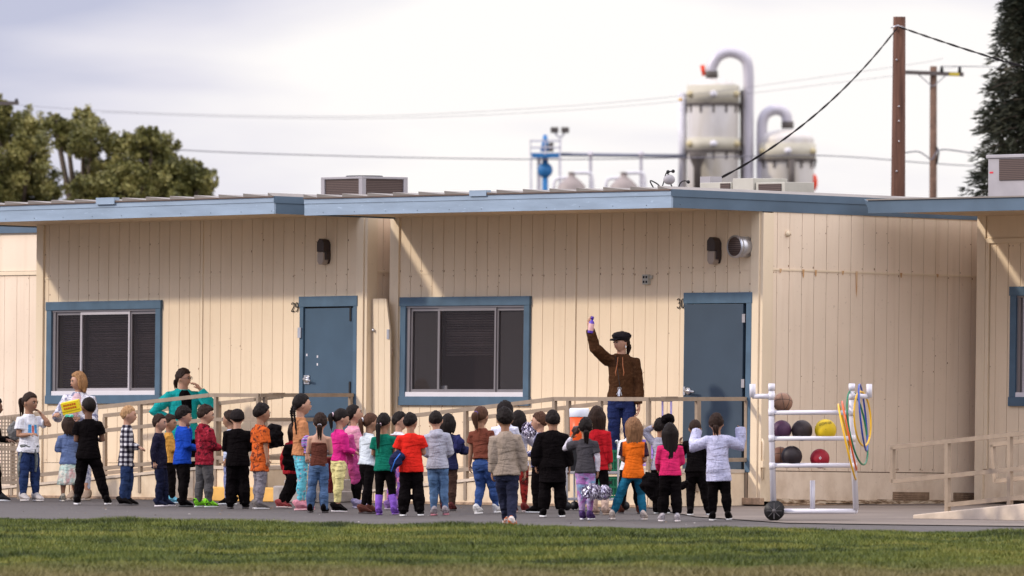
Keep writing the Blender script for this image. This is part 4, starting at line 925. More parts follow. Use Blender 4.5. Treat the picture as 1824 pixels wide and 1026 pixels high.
    if slv > 0:
        for sh, el, wr, f, sx in armj:
            tip = sh.lerp(el, slv) if slv <= 1 else (el.lerp(wr, min(slv - 1, 1.0)) if slv < 2 else wr + f * q['ha'] * H * (slv - 2) * 2)
            re = ease + .003 * H
            P_ = [sh + V((-sx * .040 * H, 0, -.004 * H)), sh + V((0, 0, -.002 * H))]; Rr = [.030 * k + re, .031 * k + re * .9]
            if slv <= 1: P_ += [sh.lerp(el, slv * .6), tip]; Rr += [.031 * k + re * 1.2, .031 * k + re * 1.5]
            else: P_ += [sh.lerp(el, .5), el, el.lerp(wr, .5), tip]; Rr += [.029 * k + re, .025 * k + re * 1.05, .023 * k + re, .017 * k + re * (.8 if kind in ('sweat', 'hoodie') else .9)]
            if slv > 2: Rr[-1] = .024 * k + re
            um.tube(P_, Rr, 14)
    if kind == 'hoodie' or opt.get('hood'):
        hb = V((0, -.050 * H + leanv(.78 * H), .775 * H + lift)); um.ball(hb, (.062 * H, .030 * H, .038 * H), 16, 10); um.tube([V((.05 * H * math.cos(a_), -.004 * H + leanv(.8 * H) + .042 * H * math.sin(a_), .805 * H + lift - .01 * H * math.sin(a_))) for a_ in [math.pi * 2 * i / 16 for i in range(17)]], .015 * H, 8, cap=False)
    if opt.get('collar'): um.tube([V((.040 * H * math.cos(a_), .036 * H * math.sin(a_), q['nb'] * H + .006 * H + lift)) for a_ in [math.pi * 2 * i / 16 for i in range(17)]], .010 * H, 8, cap=False)
    garment = {'tee': 'shirt', 'long': 'shirt', 'fit': 'shirt', 'tank': 'top', 'hoodie': 'hoodie', 'jacket': 'jacket', 'parka': 'parka', 'shirt': 'overshirt', 'sweat': 'sweatshirt', 'bare': 'top'}[kind]
    g = fused(um, garment, mat, root, .0085, 3, amp={'fit': .0022, 'bare': .002}.get(kind, .010) * (H / 1.2), seed=sd, fx=8, fz=7, lo=-.18)
    if opt.get('inner'):    # a shirt showing between open fronts
        im = MB(); im.tube([V((0, t[3] + .012 * H + leanv(t[0]), t[0] + lift)) for t in T[1:7]], [(t[1] * .72, t[2] + ease * 1.0) for t in T[1:7]], 18, up=(1, 0, 0)); fused(im, 'inner_shirt', cloth('inner_%d' % NP[0], opt['inner']), root, .009, 2, amp=.003, seed=sd)
    if opt.get('under'):    # long sleeves of an undershirt
        for sh, el, wr, f, sx in armj:
            im = MB(); im.tube([sh.lerp(el, .3), el, el.lerp(wr, .5), wr - f * .0], [.030 * k + .006 * H, .025 * k + .006 * H, .022 * k + .006 * H, .017 * k + .005 * H], 12); fused(im, 'undershirt_sleeve', opt['under'], root, .008, 2, amp=.002)
    # lower garment
    kind, col = lo[0], lo[1]; mat = col if not isinstance(col, tuple) else cloth('%s_fabric_%d%d%d' % (kind, *[int(c * 999) for c in col]), col)
    opt = lo[2] if len(lo) > 2 else {}
    lm = MB()
    if kind == 'skirt':
        tl = opt.get('len', .20); n_ = 60; rings_ = []
        for i in range(9):
            f_ = i / 8; z = (.56 - f_ * (.56 - tl)) * H + lift; r_ = (.078 + .05 * f_) * H
            for kk in range(n_): a_ = 2 * math.pi * kk / n_; w_ = 1 + .07 * f_ * math.sin(a_ * 11 + sd) ; rings_.append((r_ * w_ * math.cos(a_), r_ * .85 * w_ * math.sin(a_), z))
        lm.add(rings_, [(i * n_ + kk, i * n_ + (kk + 1) % n_, (i + 1) * n_ + (kk + 1) % n_, (i + 1) * n_ + kk) for i in range(8) for kk in range(n_)] + [tuple(range(n_)), tuple(8 * n_ + kk for kk in range(n_ - 1, -1, -1))], 0, True)
        lm.build('skirt', mat, root)
    else:
        e_ = {'pants': .012, 'leggings': .004, 'jeans': .008, 'wide': .016, 'flare': .006}[kind] * H * opt.get('e', 1)
        wz = min((.53 if not adult else .58) * H, max(hem + .035 * H, .50 * H)); lm.tube([V((0, -.003 * H, (hz - .062 * H) + lift)), V((0, -.005 * H, hz + lift)), V((0, 0, wz + lift))], [(T[0][1] + e_ * .2, T[0][2] + e_ * .9), (T[1][1] + e_, T[1][2] + e_), (T[2][1] + e_ * .6, T[2][2] + e_ * .6)], 18, up=(1, 0, 0))
        end = opt.get('end', {'pants': .1, 'leggings': .18, 'jeans': .1, 'wide': .05, 'flare': .0}[kind])
        for hip, kn, an in legj:
            bot = an.lerp(kn, end) if end > 0 else an; bot = bot + V((0, -.004 * H, -.012 * H if end < .12 else 0)); fl = {'pants': 1.0, 'leggings': .4, 'jeans': .9, 'wide': 1.6, 'flare': 2.4}[kind]
            lm.tube([hip + V((0, -.005 * H, .03 * H)), hip + V((0, 0, -.02 * H)), hip.lerp(kn, .5), kn, kn.lerp(bot, .4) + V((0, -.007 * H, 0)), kn.lerp(bot, .8), bot], [.042 * k + e_, .047 * k + e_, .045 * k + e_, .037 * k + e_, .036 * k + e_ * fl, .026 * k + e_ * fl, (.022 * k + e_ * fl)], 14)
        if opt.get('cuff'): pass
        fused(lm, 'leggings' if kind == 'leggings' else ('jeans' if kind in ('jeans', 'flare') else 'trousers'), mat, root, .0085, 3, amp={'leggings': .0025}.get(kind, .0065) * (H / 1.2), seed=sd + 3, fx=9, fz=13)
    # shoes
    if shoe:
        c1, c2 = shoe[0], shoe[1]; boot = len(shoe) > 2 and shoe[2]; FL = (.15 if not adult else .145) * H
        m1 = c1 if not isinstance(c1, tuple) else cloth('shoe_%d%d%d' % tuple(int(c * 999) for c in c1), c1, rough=.6); m2 = simple('sole_%d%d%d' % tuple(int(c * 999) for c in c2), c2, .6)
        for j, (hip, kn, an) in enumerate(legj):
            ya = (-1 if j == 0 else 1) * -.10; Mf = Matrix.Translation((an.x, an.y, 0)) @ Matrix.Rotation(ya, 4, 'Z')
            prof = [(-.30, .10, .30, .50), (-.26, .17, .33, .60), (-.12, .20, .36, .62), (.08, .20, .34, .52), (.28, .23, .27, .36), (.48, .235, .20, .27), (.62, .19, .15, .22), (.70, .08, .10, .14)]
            sm = MB(); sm.tube([(0, y_ * FL, (c_ * FL)) for y_, w_, c_, t_ in prof], [(w_ * FL, max(.02, (t_ - .08)) * FL * .55) for y_, w_, c_, t_ in prof], 14, up=(1, 0, 0), M=Mf)
            for vi in range(len(sm.v)): x_, y_, z_ = sm.v[vi]; sm.v[vi] = (x_, y_, max(z_, .012))
            if boot:
                hgt = boot * H; sm.tube([V((an.x, an.y - .01 * H, .03 * H)), V((an.x, an.y - .005 * H, .08 * H)), V((an.x, an.y, 0)).lerp(V((kn.x, kn.y, 0)), hgt / (q['kn'] * H)) + V((0, -.008 * H, hgt))], [.030 * H, .033 * H, .040 * H], 14)
            so = sm.build('shoe' if not boot else 'boot', m1, root)
            ol = [(math.sin(a_) * FL * (.225 if math.cos(a_) > 0 else .19) * (1 - .25 * max(0, -math.cos(a_))), (.20 + .52 * math.cos(a_)) * FL) for a_ in [2 * math.pi * i / 20 for i in range(20)]]
            ms = MB(); n_ = 20; ms.add([(x_, y_, .001) for x_, y_ in ol] + [(x_ * 1.02, y_ + .0, .018 * (H / 1.2)) for x_, y_ in ol], [tuple(range(n_ - 1, -1, -1)), tuple(range(n_, 2 * n_))] + [(i, (i + 1) % n_, (i + 1) % n_ + n_, i + n_) for i in range(n_)], 0, True, Mf); ms.build('sole', m2, so)
    if extras: extras(root, dict(H=H, hs=hs, MH=MH, arms=armj, legs=legj, T=T, lift=lift, hc=hc))
    root['_info'] = 0; del root['_info']
    INFO[NP[0]] = dict(H=H, hs=hs, MH=MH, arms=armj, legs=legj, root=root)
    return root
INFO = {}
def hand_world(root, arm, ext=.06):      # where the middle of a hand is in the world
    sh, el, wr, f, sx = arm; Mr = Matrix.Translation(root.location) @ Matrix.Rotation(root.rotation_euler.z, 4, 'Z'); return Mr @ (wr + f * ext)
# colours as seen, dyed cloth
BLK = (.0045, .0032, .0035); NAVY = (.012, .014, .034); DEN = (.055, .10, .19); DDEN = (.018, .032, .085); WHT = (.74, .73, .76); GRY = (.36, .36, .42); CHAR = (.055, .05, .055)
jean = lambda n, c=DEN, d=(.12, .19, .31): cloth(n, c, 'denim', d)
def hairtie(col, z=.35, y=-.98, r=.2):
    def f(root, I):
        m = MB(); hs = I['hs']; m.tube([I['MH'] @ Vector((hs * r * math.cos(a), hs * y, hs * (z + r * math.sin(a)))) for a in [2 * math.pi * i / 12 for i in range(13)]], hs * .07, 6, cap=False); m.build('hair_tie', simple('tie_%d' % int(col[0] * 99), col, .6), root)
    return f
people = []
# 0 partly outside the frame
person(-20, 704, 892, -10, 'child at left edge mostly out of frame, brown hand and black shoe showing', 'brown', 'black', 'short', L_='fwd', R_='fwd', up=('long', BLK), lo=('pants', BLK), stride=((-.05, 0), (.05, .12)))
# 1 girl in white tee, arms folded / hand at mouth
tee1 = cloth('white_tee_with_blue_red_print', WHT, 'graphic', None, [((-.062, -.022, .83, .94), (.05, .28, .55)), ((-.018, .014, .83, .93), (.55, .12, .10)), ((.02, .062, .83, .94), (.04, .30, .62))])
def x1(root, I):
    H = I['H']; m = MB(); jm = cloth('grey_green_tied_jacket', (.13, .14, .13), 'smudge', (.30, .30, .31)); l = I['lift']
    m.tube([Vector((.090 * H * math.cos(a), .072 * H * math.sin(a), .505 * H + l + .006 * H * math.sin(3 * a))) for a in [2 * math.pi * i / 20 for i in range(21)]], [.018 * H] * 21, 8, cap=False)
    m.tube([Vector((-.01, .07 * H, .50 * H)), Vector((-.03 * H, .085 * H, .42 * H)), Vector((-.035 * H, .08 * H, .33 * H)), Vector((-.03 * H, .075 * H, .27 * H))], [(.02, .012), (.03, .014), (.034, .014), (.026, .01)], 10)
    m.tube([Vector((.08 * H, .03 * H, .51 * H)), Vector((.10 * H, .02, .42 * H)), Vector((.105 * H, 0, .33 * H)), Vector((.10 * H, -.01, .22 * H))], [(.02, .014), (.03, .016), (.025, .014), (.018, .01)], 10)
    m.tube([Vector((-.07 * H, -.03 * H, .51 * H)), Vector((-.09 * H, -.05 * H, .44 * H)), Vector((-.10 * H, -.05 * H, .36 * H)), Vector((-.09 * H, -.05 * H, .31 * H))], [(.02, .014), (.035, .02), (.03, .016), (.02, .01)], 10)
    fused(m, 'tied_jacket', jm, root, .008, 2, amp=.006, seed=3, fx=24, fz=16)
person(50, 698, 893, -55, 'girl in white tee with blue print, hand at mouth, grey jacket tied at waist', 'tan', 'dark', 'pony', hlen=1.7, hd=-30, L_='mouth', R_='fold', up=('tee', tee1), lo=('jeans', jean('navy_jeans', (.018, .03, .085), (.03, .055, .13))), shoe=((.42, .38, .36), (.6, .55, .52)), face=True, fat=1.06, extras=x1, hp=-8)
# woman with auburn bob
def xw1(root, I):
    pass
person(141, 662, 891, -110, 'woman with reddish blond bob in white patterned cardigan facing left', 'light', 'red', 'bob', hlen=1.0, hd=-160, L_='fold', R_=((.35, .35, -.8), (-.35, .9, .15)), up=('shirt', cloth('white_speckled_cardigan', (.66, .64, .68), 'blotch', (.20, .20, .30)), {'inner': (.62, .42, .46), 'ease': .013, 'hem': .44}),
       lo=('leggings', cloth('pale_print_trousers', (.52, .52, .58), 'blotch', (.20, .22, .33))), shoe=((.30, .22, .16), (.5, .42, .34)), adult=True, face=True, group='grown-ups with the class', cat='woman')
# 2 girl with teal bow
def bow(root, I):
    hs = I['hs']; m = MB(); 
    for sx in (-1, 1): m.tube([I['MH'] @ Vector((sx * hs * a, -hs * .62, hs * z)) for a, z in ((.02, .86), (.28, .98), (.50, .84))], [(.012, .006), (.022, .010), (.026, .006)], 8); 
    m.ball(I['MH'] @ Vector((0, -hs * .66, hs * .86)), .014); m.build('hair_bow', simple('teal_ribbon', (.10, .55, .38), .6), root)
person(121, 740, 893, 100, 'girl with teal hair bow in denim shirt and pale pastel skirt', 'tan', 'dark', 'long', hlen=1.3, hp=-12, L_='fold', R_='fold', up=('shirt', jean('chambray_shirt', (.10, .14, .27), (.18, .24, .40)), {'hem': .44, 'ease': .010}), lo=('skirt', cloth('pastel_skirt', (.42, .56, .50), 'tiedye', (.66, .60, .52), (.60, .34, .32)), {'len': .20}),
       shoe=((.30, .27, .22), (.6, .55, .48)), extras=bow, stride=((-.06, 0), (.10, .03)))
# 3 boy all black
person(157, 703, 899, 88, 'boy in black tee and black trousers with feet wide apart, back turned', 'brown', 'black', 'buzz', hd=110, L_='fold', R_='fold', up=('tee', BLK, {'hem': .44}), lo=('pants', BLK), shoe=(BLK, (.75, .72, .72)), stride=((-.10, 0), (.17, .02)), fat=1.05)
# 4 blond boy in plaid
person(224, 722, 900, -3, 'blond boy in black and white plaid shirt facing right', 'light', 'blond', 'short', L_='belly', R_='belly', up=('shirt', cloth('black_white_plaid', (.014, .012, .02), 'plaid', (.62, .60, .60), (.11, .10, .12)), {'hem': .40, 'collar': 1}), lo=('jeans', jean('dark_jeans', DDEN, (.03, .05, .11))), shoe=(BLK, (.10, .09, .09)), face=True, hairopt={'thick': .07})
# 5 boy navy sweater, 5b behind
person(304, 738, 897, 0, 'small child in mustard sweater half hidden behind a boy in navy', 'tan', 'dark', 'short', L_='belly', R_='fwd', up=('long', (.50, .25, .05)), lo=('pants', BLK), shoe=((.15, .42, .55), (.5, .6, .65)), face=True, hd=-15)
person(286, 737, 902, -12, 'dark-haired boy in navy sweater leaning and looking right', 'light', 'dark', 'short', L_='back', R_='back', up=('long', cloth('navy_sweater', (.016, .014, .03), 'smudge', (.05, .05, .065)), {'hem': .42, 'ease': .011}), lo=('pants', NAVY), shoe=(NAVY, (.75, .68, .70)), face=True, hd=-30, stride=((-.05, .05), (.05, -.01)))
# woman teal
def xw2(root, I):
    hs = I['hs']; m = MB()
    for sx in (-1, 1): m.tube([I['MH'] @ Vector((hs * (sx * .28 + .19 * math.cos(a)), hs * .93, hs * (.02 + .15 * math.sin(a)))) for a in [2 * math.pi * i / 12 for i in range(13)]], hs * .018, 5, cap=False)
    m.tube([I['MH'] @ Vector((-hs * .09, hs * .97, hs * .05)), I['MH'] @ Vector((hs * .09, hs * .97, hs * .05))], hs * .018, 5)
    for sx in (-1, 1): m.tube([I['MH'] @ Vector((sx * hs * .47, hs * .90, hs * .05)), I['MH'] @ Vector((sx * hs * .74, 0, hs * .03))], hs * .016, 5)
    m.build('glasses', M_black, root)
person(326, 656, 888, -72, 'woman in teal cardigan over black top, hand on her face and hand on hip', 'light', 'dark', 'low', hlen=1.0, hd=-28, L_=((.36, .55, -.25), (-.62, -.26, .85)), R_='hip', up=('shirt', cloth('teal_cardigan', (.012, .30, .29)), {'inner': BLK, 'ease': .010, 'hem': .46}), lo=('pants', BLK), shoe=(BLK, (.1, .1, .1)), adult=True, face=True, fat=1.2, extras=xw2, group='grown-ups with the class', cat='woman')
# 6 royal blue
person(326, 723, 903, 22, 'boy in royal blue long-sleeved shirt and black trousers', 'light', 'black', 'short', hd=8, L_='mouth', R_='belly', up=('long', cloth('royal_blue_jersey', (.012, .055, .36)), {'hem': .43, 'ease': .012}), lo=('pants', BLK, {'e': 1.1}), shoe=(BLK, (.05, .05, .05)), face=True, stride=((-.06, .03), (.05, -.02)), hairopt={'thick': .14, 'front': .3, 'side': -.2})
# 7 camo jacket
person(364, 721, 904, 35, 'boy in red and black camouflage hooded jacket with lime green sneakers', 'light', 'dark', 'short', hd=12, L_='belly', R_='belly', up=('hoodie', cloth('red_black_camouflage', (.24, .015, .028), 'blotch', (.05, .008, .012), (.36, .03, .05)), {'hem': .42}), lo=('pants', (.085, .08, .08)), shoe=(cloth('lime_black_shoe', (.22, .62, .03), 'blotch', (.02, .02, .02)), (.6, .62, .58)), face=True)
# 8 small head facing left, arm out
person(413, 731, 899, 160, 'boy behind a black-clad boy, face to the left and black sleeve stretched out', 'tan', 'dark', 'short', L_='down', R_='back', up=('long', cloth('white_blue_baseball_shirt', (.50, .55, .70))), lo=('pants', (.18, .20, .34)), shoe=(BLK, (.6, .6, .6)), face=True)
# 9 all black beanie
def beanie(root, I):
    hs = I['hs']; m = MB(); m.lathe([(hs * .80, -.10 * hs), (hs * .84, .05 * hs), (hs * .83, .3 * hs), (hs * .74, .68 * hs), (hs * .5, .98 * hs), (hs * .2, 1.1 * hs), (0, 1.12 * hs)], (0, -hs * .04, 0), 24, M=I['MH'] @ Matrix.Scale(1.12, 4, (0, 1, 0))); m.build('beanie', cloth('dark_knit_cap', (.02, .016, .016)), root)
person(424, 727, 906, 85, 'boy dressed all in black with a close black cap, back turned', 'light', 'black', 'buzz', L_='fold', R_='fold', up=('long', BLK, {'ease': .012, 'hem': .43}), lo=('wide', BLK), shoe=(BLK, (.06, .05, .05)), extras=beanie, fat=1.18)
# 10 orange tee
person(462, 718, 907, 28, 'boy in long orange tee with dark tree print and grey striped track pants', 'tan', 'black', 'short', hd=14, L_='down', R_='down', up=('tee', cloth('orange_tee_tree_print', (.55, .105, .022), 'blotch', (.14, .035, .02)), {'hem': .36, 'ease': .014, 'slv': .8}), lo=('pants', cloth('grey_track_pants', (.20, .18, .20), 'smudge', (.06, .05, .06))), shoe=((.16, .14, .13), (.6, .58, .56)), face=True, hairopt={'thick': .12})
# 11 red jacket leaning, black coat
person(520, 742, 905, 40, 'child in red jacket and black trousers leaning back, partly hidden by a tall girl', 'tan', 'dark', 'long', hlen=2.2, L_='back', R_='down', up=('jacket', (.33, .018, .025)), lo=('pants', BLK), shoe=((.30, .06, .06), (.7, .55, .52)), stride=((-.06, -.06), (.06, -.22)), lean=.08)
# 12 tall girl with braids
person(537, 701, 909, 18, 'tall girl with long braids, tan orange tee and turquoise patterned leggings', 'light', 'black', 'braids', hlen=2.6, hd=5, hp=8, L_='belly', R_='down', up=('tee', (.46, .20, .09), {'slv': .95, 'hem': .47}), lo=('leggings', cloth('turquoise_print_leggings', (.13, .47, .55), 'dots', (.05, .20, .30), (.50, .30, .34))), shoe=((.55, .22, .26), (.72, .40, .42)), face=True, stride=((-.045, .03), (.045, -.03)))
# 13 brown top bare shoulders
person(565, 735, 913, 82, 'girl in bare-shouldered brown top and flared blue jeans', 'light', 'dark', 'low', hlen=1.6, L_='fold', R_='fold', up=('bare', (.10, .032, .022), {'hem': .47}), lo=('flare', jean('blue_flared_jeans')), shoe=(BLK, (.05, .04, .04)), fat=1.06, extras=hairtie((.6, .55, .6), -.25, -.9))
# 15 behind, pink jacket
person(631, 720, 905, 25, 'girl in fluffy light pink jacket looking up to the right', 'light', 'black', 'pony', hlen=1.0, hd=5, hp=18, L_='belly', R_='belly', up=('jacket', cloth('pink_fleece', (.66, .30, .38), 'smudge', (.50, .10, .25))), lo=('leggings', BLK), shoe=((.30, .26, .38), (.5, .45, .55)), face=True)
# 14 magenta and yellow
person(600, 727, 912, 30, 'girl in magenta long-sleeved top and pale yellow trousers', 'light', 'black', 'pony', hlen=1.5, hd=10, L_='belly', R_='belly', up=('fit', (.58, .025, .20), {'hem': .49, 'ease': .008}), lo=('jeans', cloth('pale_yellow_trousers', (.68, .60, .27)), {'end': .22}), shoe=(BLK, (.72, .66, .66)), extras=hairtie((.7, .5, .55)), bangs=.2, stride=((-.05, .04), (.05, -.04)))
# 16 white long sleeve
person(652, 733, 915, 35, 'girl in pale grey long-sleeved top with brown ponytail and black leggings', 'tan', 'brown', 'pony', hlen=1.6, hd=12, L_='belly', R_='belly', up=('long', cloth('pale_grey_jersey', (.56, .60, .63)), {'hem': .49}), lo=('leggings', BLK, {'e': 1.6}), shoe=((.10, .035, .025), (.05, .03, .03)), extras=hairtie((.75, .72, .75)), stride=((-.07, .10), (.07, -.09)), lean=.05)
# 18 child with glasses behind
def gl(root, I): xw2(root, I)
person(706, 733, 908, 40, 'dark-haired child with glasses in maroon and white top behind girl in green', 'light', 'black', 'short', hd=-5, L_='belly', R_='belly', up=('tee', cloth('maroon_white_top', (.14, .02, .03), 'block', (.68, .66, .68), (.86,))), lo=('leggings', cloth('purple_pink_leggings', (.20, .10, .34), 'blotch', (.55, .18, .34))), shoe=((.25, .14, .35), (.5, .4, .5)), face=True, extras=gl)
# 17 green tee, purple boots
person(687, 736, 917, 80, 'girl in green tee with very long black hair and purple rain boots', 'tan', 'black', 'low', hlen=3.1, hd=50, L_='belly', R_='belly', up=('tee', (.008, .15, .095), {'hem': .44}), lo=('leggings', BLK, {'e': 1.5}), shoe=((.20, .085, .42), (.22, .10, .38), .20), stride=((-.07, 0), (.085, 0)), extras=hairtie((.7, .65, .7), -.2, -.86, .24), hairopt={'thick': .12})
# 19 red tee
person(734, 734, 919, 88, 'boy in bright red tee and black trousers, back turned', 'tan', 'black', 'short', hd=60, L_='belly', R_='fold', up=('tee', (.62, .022, .014), {'hem': .43, 'ease': .014}), lo=('wide', BLK), shoe=(BLK, (.76, .74, .74)), fat=1.12, stride=((-.085, 0), (.075, 0)), hairopt={'thick': .07})
# 21 behind grey hoodie
person(797, 737, 910, 80, 'child in navy coat and dark brown trousers behind the grey hoodie', 'tan', 'black', 'bob', L_='fold', R_=((.35, .3, -.8), (.15, .9, .1)), up=('jacket', (.02, .022, .06)), lo=('pants', (.055, .030, .022)), shoe=((.08, .02, .02), (.05, .04, .04)))
# 20 grey hoodie
person(783, 731, 918, 90, 'boy in light grey hoodie and blue jeans, back turned', 'light', 'black', 'short', L_='belly', R_='belly', up=('hoodie', cloth('light_grey_fleece', GRY), {'hem': .45}), lo=('jeans', jean('mid_blue_jeans', (.07, .13, .24)), {'end': .05}), shoe=((.32, .28, .30), (.45, .16, .20)), hairopt={'thick': .06}, stride=((-.05, 0), (.055, 0)))
# 22 brown tee girl
person(864, 719, 915, 62, 'girl in rust brown tee with auburn-brown ponytail, jeans and white sneakers', 'tan', 'brown', 'pony', hlen=1.6, L_='side', R_='fold', up=('tee', (.15, .045, .028), {'hem': .52, 'slv': .5}), lo=('jeans', jean('deep_blue_jeans', (.03, .06, .18), (.05, .10, .25)), {'end': .1}), shoe=((.66, .64, .62), (.74, .72, .7)), extras=hairtie((.08, .04, .2)), stride=((-.06, -.04), (.05, .14)))
# 23 black cap behind
person(900, 714, 913, 75, 'child in white shirt and black cap behind the boy in tan overshirt', 'light', 'black', 'short', L_='side', R_='fold', up=('long', (.62, .62, .72)), lo=('pants', cloth('grey_tie_dye_pants', (.40, .42, .40), 'tiedye', (.22, .26, .32))), shoe=((.20, .09, .08), (.55, .35, .33)), extras=beanie)
# 25 right behind: white shirt backpack straps, leopard pants
person(925, 731, 912, 70, 'girl with long black hair, white shirt and red leopard trousers', 'tan', 'black', 'long', hlen=1.2, L_='fold', R_=((.2, .6, -.5), (-.1, .6, .6)), up=('long', (.56, .54, .64)), lo=('leggings', cloth('red_leopard', (.22, .022, .018), 'blotch', (.03, .01, .01)), {'e': 1.5}), shoe=((.12, .02, .02), (.5, .4, .4)))
# 24 nearest boy walking in
person(906, 719, 939, 88, 'boy in tan overshirt walking away from camera, orange sneaker', 'tan', 'black', 'short', hd=110, L_='down', R_='side', up=('shirt', cloth('tan_corduroy', (.30, .235, .185)), {'hem': .455, 'collar': 1, 'ease': .015}), lo=('pants', (.022, .024, .045), {'end': .10, 'e': .8}), shoe=(cloth('white_orange_shoe', (.62, .56, .52), 'blotch', (.60, .13, .03)), (.76, .70, .66)), stride=((-.02, .16), (.03, -.10)), hairopt={'thick': .13, 'side': -.02})
# 26 behind parka
person(958, 734, 914, 165, 'small brown-haired boy facing left beside the long black parka', 'light', 'brown', 'short', L_='belly', R_='belly', up=('long', cloth('navy_white_sleeve', (.05, .05, .12), 'blotch', (.55, .52, .60))), lo=('pants', BLK), shoe=(BLK, (.6, .6, .6)), face=True)
# 27 parka
person(984, 731, 921, 90, 'child in oversized long black parka, back turned', 'tan', 'black', 'short', L_='side', R_='side', up=('parka', BLK, {'hem': .33, 'hood': 1}), lo=('wide', BLK, {'end': .16}), shoe=(BLK, (.74, .72, .72)), fat=1.25, stride=((-.085, 0), (.085, 0)))
# 29 red sweater
person(1066, 723, 917, 70, 'girl in red sweater with long dark wavy hair and beige boots', 'tan', 'dark', 'long', hlen=2.6, L_='belly', R_='down', up=('sweat', (.40, .012, .018), {'slv': 1.97, 'ease': .016, 'hem': .42}), lo=('leggings', BLK), shoe=((.42, .30, .24), (.35, .26, .2), .15))
# 28 tie-dye leggings
def band(root, I):
    hs = I['hs']; m = MB(); m.tube([I['MH'] @ Vector((hs * .80 * math.cos(a), hs * .12, hs * (.05 + 1.05 * math.sin(a)))) for a in [math.pi * i / 12 for i in range(13)]], hs * .03, 6); m.build('headband', simple('gold_band', (.50, .36, .18), .4), root)
person(1043, 744, 926, 78, 'girl in charcoal tee with lace sleeves, tie-dye leggings and purple high-tops', 'tan', 'black', 'low', hlen=1.6, L_=((.85, .35, -.30), (-.45, .35, .9)), R_='down', up=('tee', CHAR, {'hem': .46, 'under': cloth('white_lace', (.58, .54, .58), 'dots', (.40, .36, .40))}), lo=('leggings', cloth('pink_blue_tie_dye', (.42, .17, .42), 'tiedye', (.20, .36, .50), (.55, .42, .58)), {'e': 2.2}), shoe=((.075, .04, .13), (.72, .70, .72), .075), extras=band, stride=((-.035, .02), (.045, 0)), hd=95)
# 31 behind 30
person(1119, 742, 915, 70, 'child in white top and black trousers behind the orange shirt', 'tan', 'light', 'short', L_='fold', R_='fold', up=('long', WHT), lo=('pants', BLK), shoe=((.09, .03, .02), (.05, .04, .04)), stride=((-.06, -.1), (.09, .1)))
# 30 orange raglan
person(1127, 739, 926, 84, 'girl in orange shirt with black sleeves, long light brown hair and teal jeans', 'light', 'light', 'long', hlen=2.0, L_='belly', R_='belly', up=('tee', cloth('orange_raglan', (.66, .13, .012), 'raglan', (.02, .015, .03), (.118,)), {'hem': .43, 'slv': .75}), lo=('jeans', jean('teal_jeans', (.012, .10, .17), (.02, .15, .23))), shoe=((.50, .42, .37), (.66, .58, .52)), stride=((-.20, .0), (.10, .02)))
# 32 grey sleeve hand on head
person(1178, 744, 915, 70, 'child in grey sweatshirt with a hand on top of the head', 'tan', 'black', 'short', L_='head', R_='down', up=('long', (.33, .32, .38)), lo=('pants', BLK), shoe=(BLK, (.5, .5, .5)))
# 33 pink long black hair
person(1194, 753, 929, 95, 'girl in hot pink long-sleeved top with waist-length black hair', 'tan', 'black', 'long', hlen=3.2, L_='fwdlow', R_='belly', up=('long', (.56, .022, .11), {'hem': .47}), lo=('wide', BLK, {'end': .2}), shoe=((.42, .38, .40), (.62, .56, .55)), fat=1.1)
# 34 buzz cut black
person(1240, 744, 918, 85, 'boy with buzz cut in black sweatshirt, fingers raised beside his face', 'tan', 'dark', 'buzz', hd=100, L_=((.45, .35, -.6), (-.05, .45, .85)), R_='down', up=('long', BLK, {'ease': .012}), lo=('pants', BLK), shoe=(BLK, (.6, .6, .6)), stride=((-.06, 0), (.12, .08)))
# 35 lavender sweatshirt
person(1283, 736, 927, 88, 'girl in oversized lavender tie-dye sweatshirt with empty sleeve ends raised', 'tan', 'dark', 'low', hlen=1.0, L_=((.80, .25, -.30), (-.25, .35, .85)), R_=((.95, .25, -.45), (.05, .3, .9)), up=('sweat', cloth('lavender_tie_dye', (.50, .50, .66), 'smudge', (.24, .25, .36)), {'slv': 2.3, 'hem': .37, 'ease': .022}), lo=('pants', BLK, {'end': .16}), shoe=(BLK, (.6, .58, .58)), fat=1.08, extras=hairtie((.7, .66, .66), -.25, -.85, .16), stride=((-.07, 0), (.075, 0)))
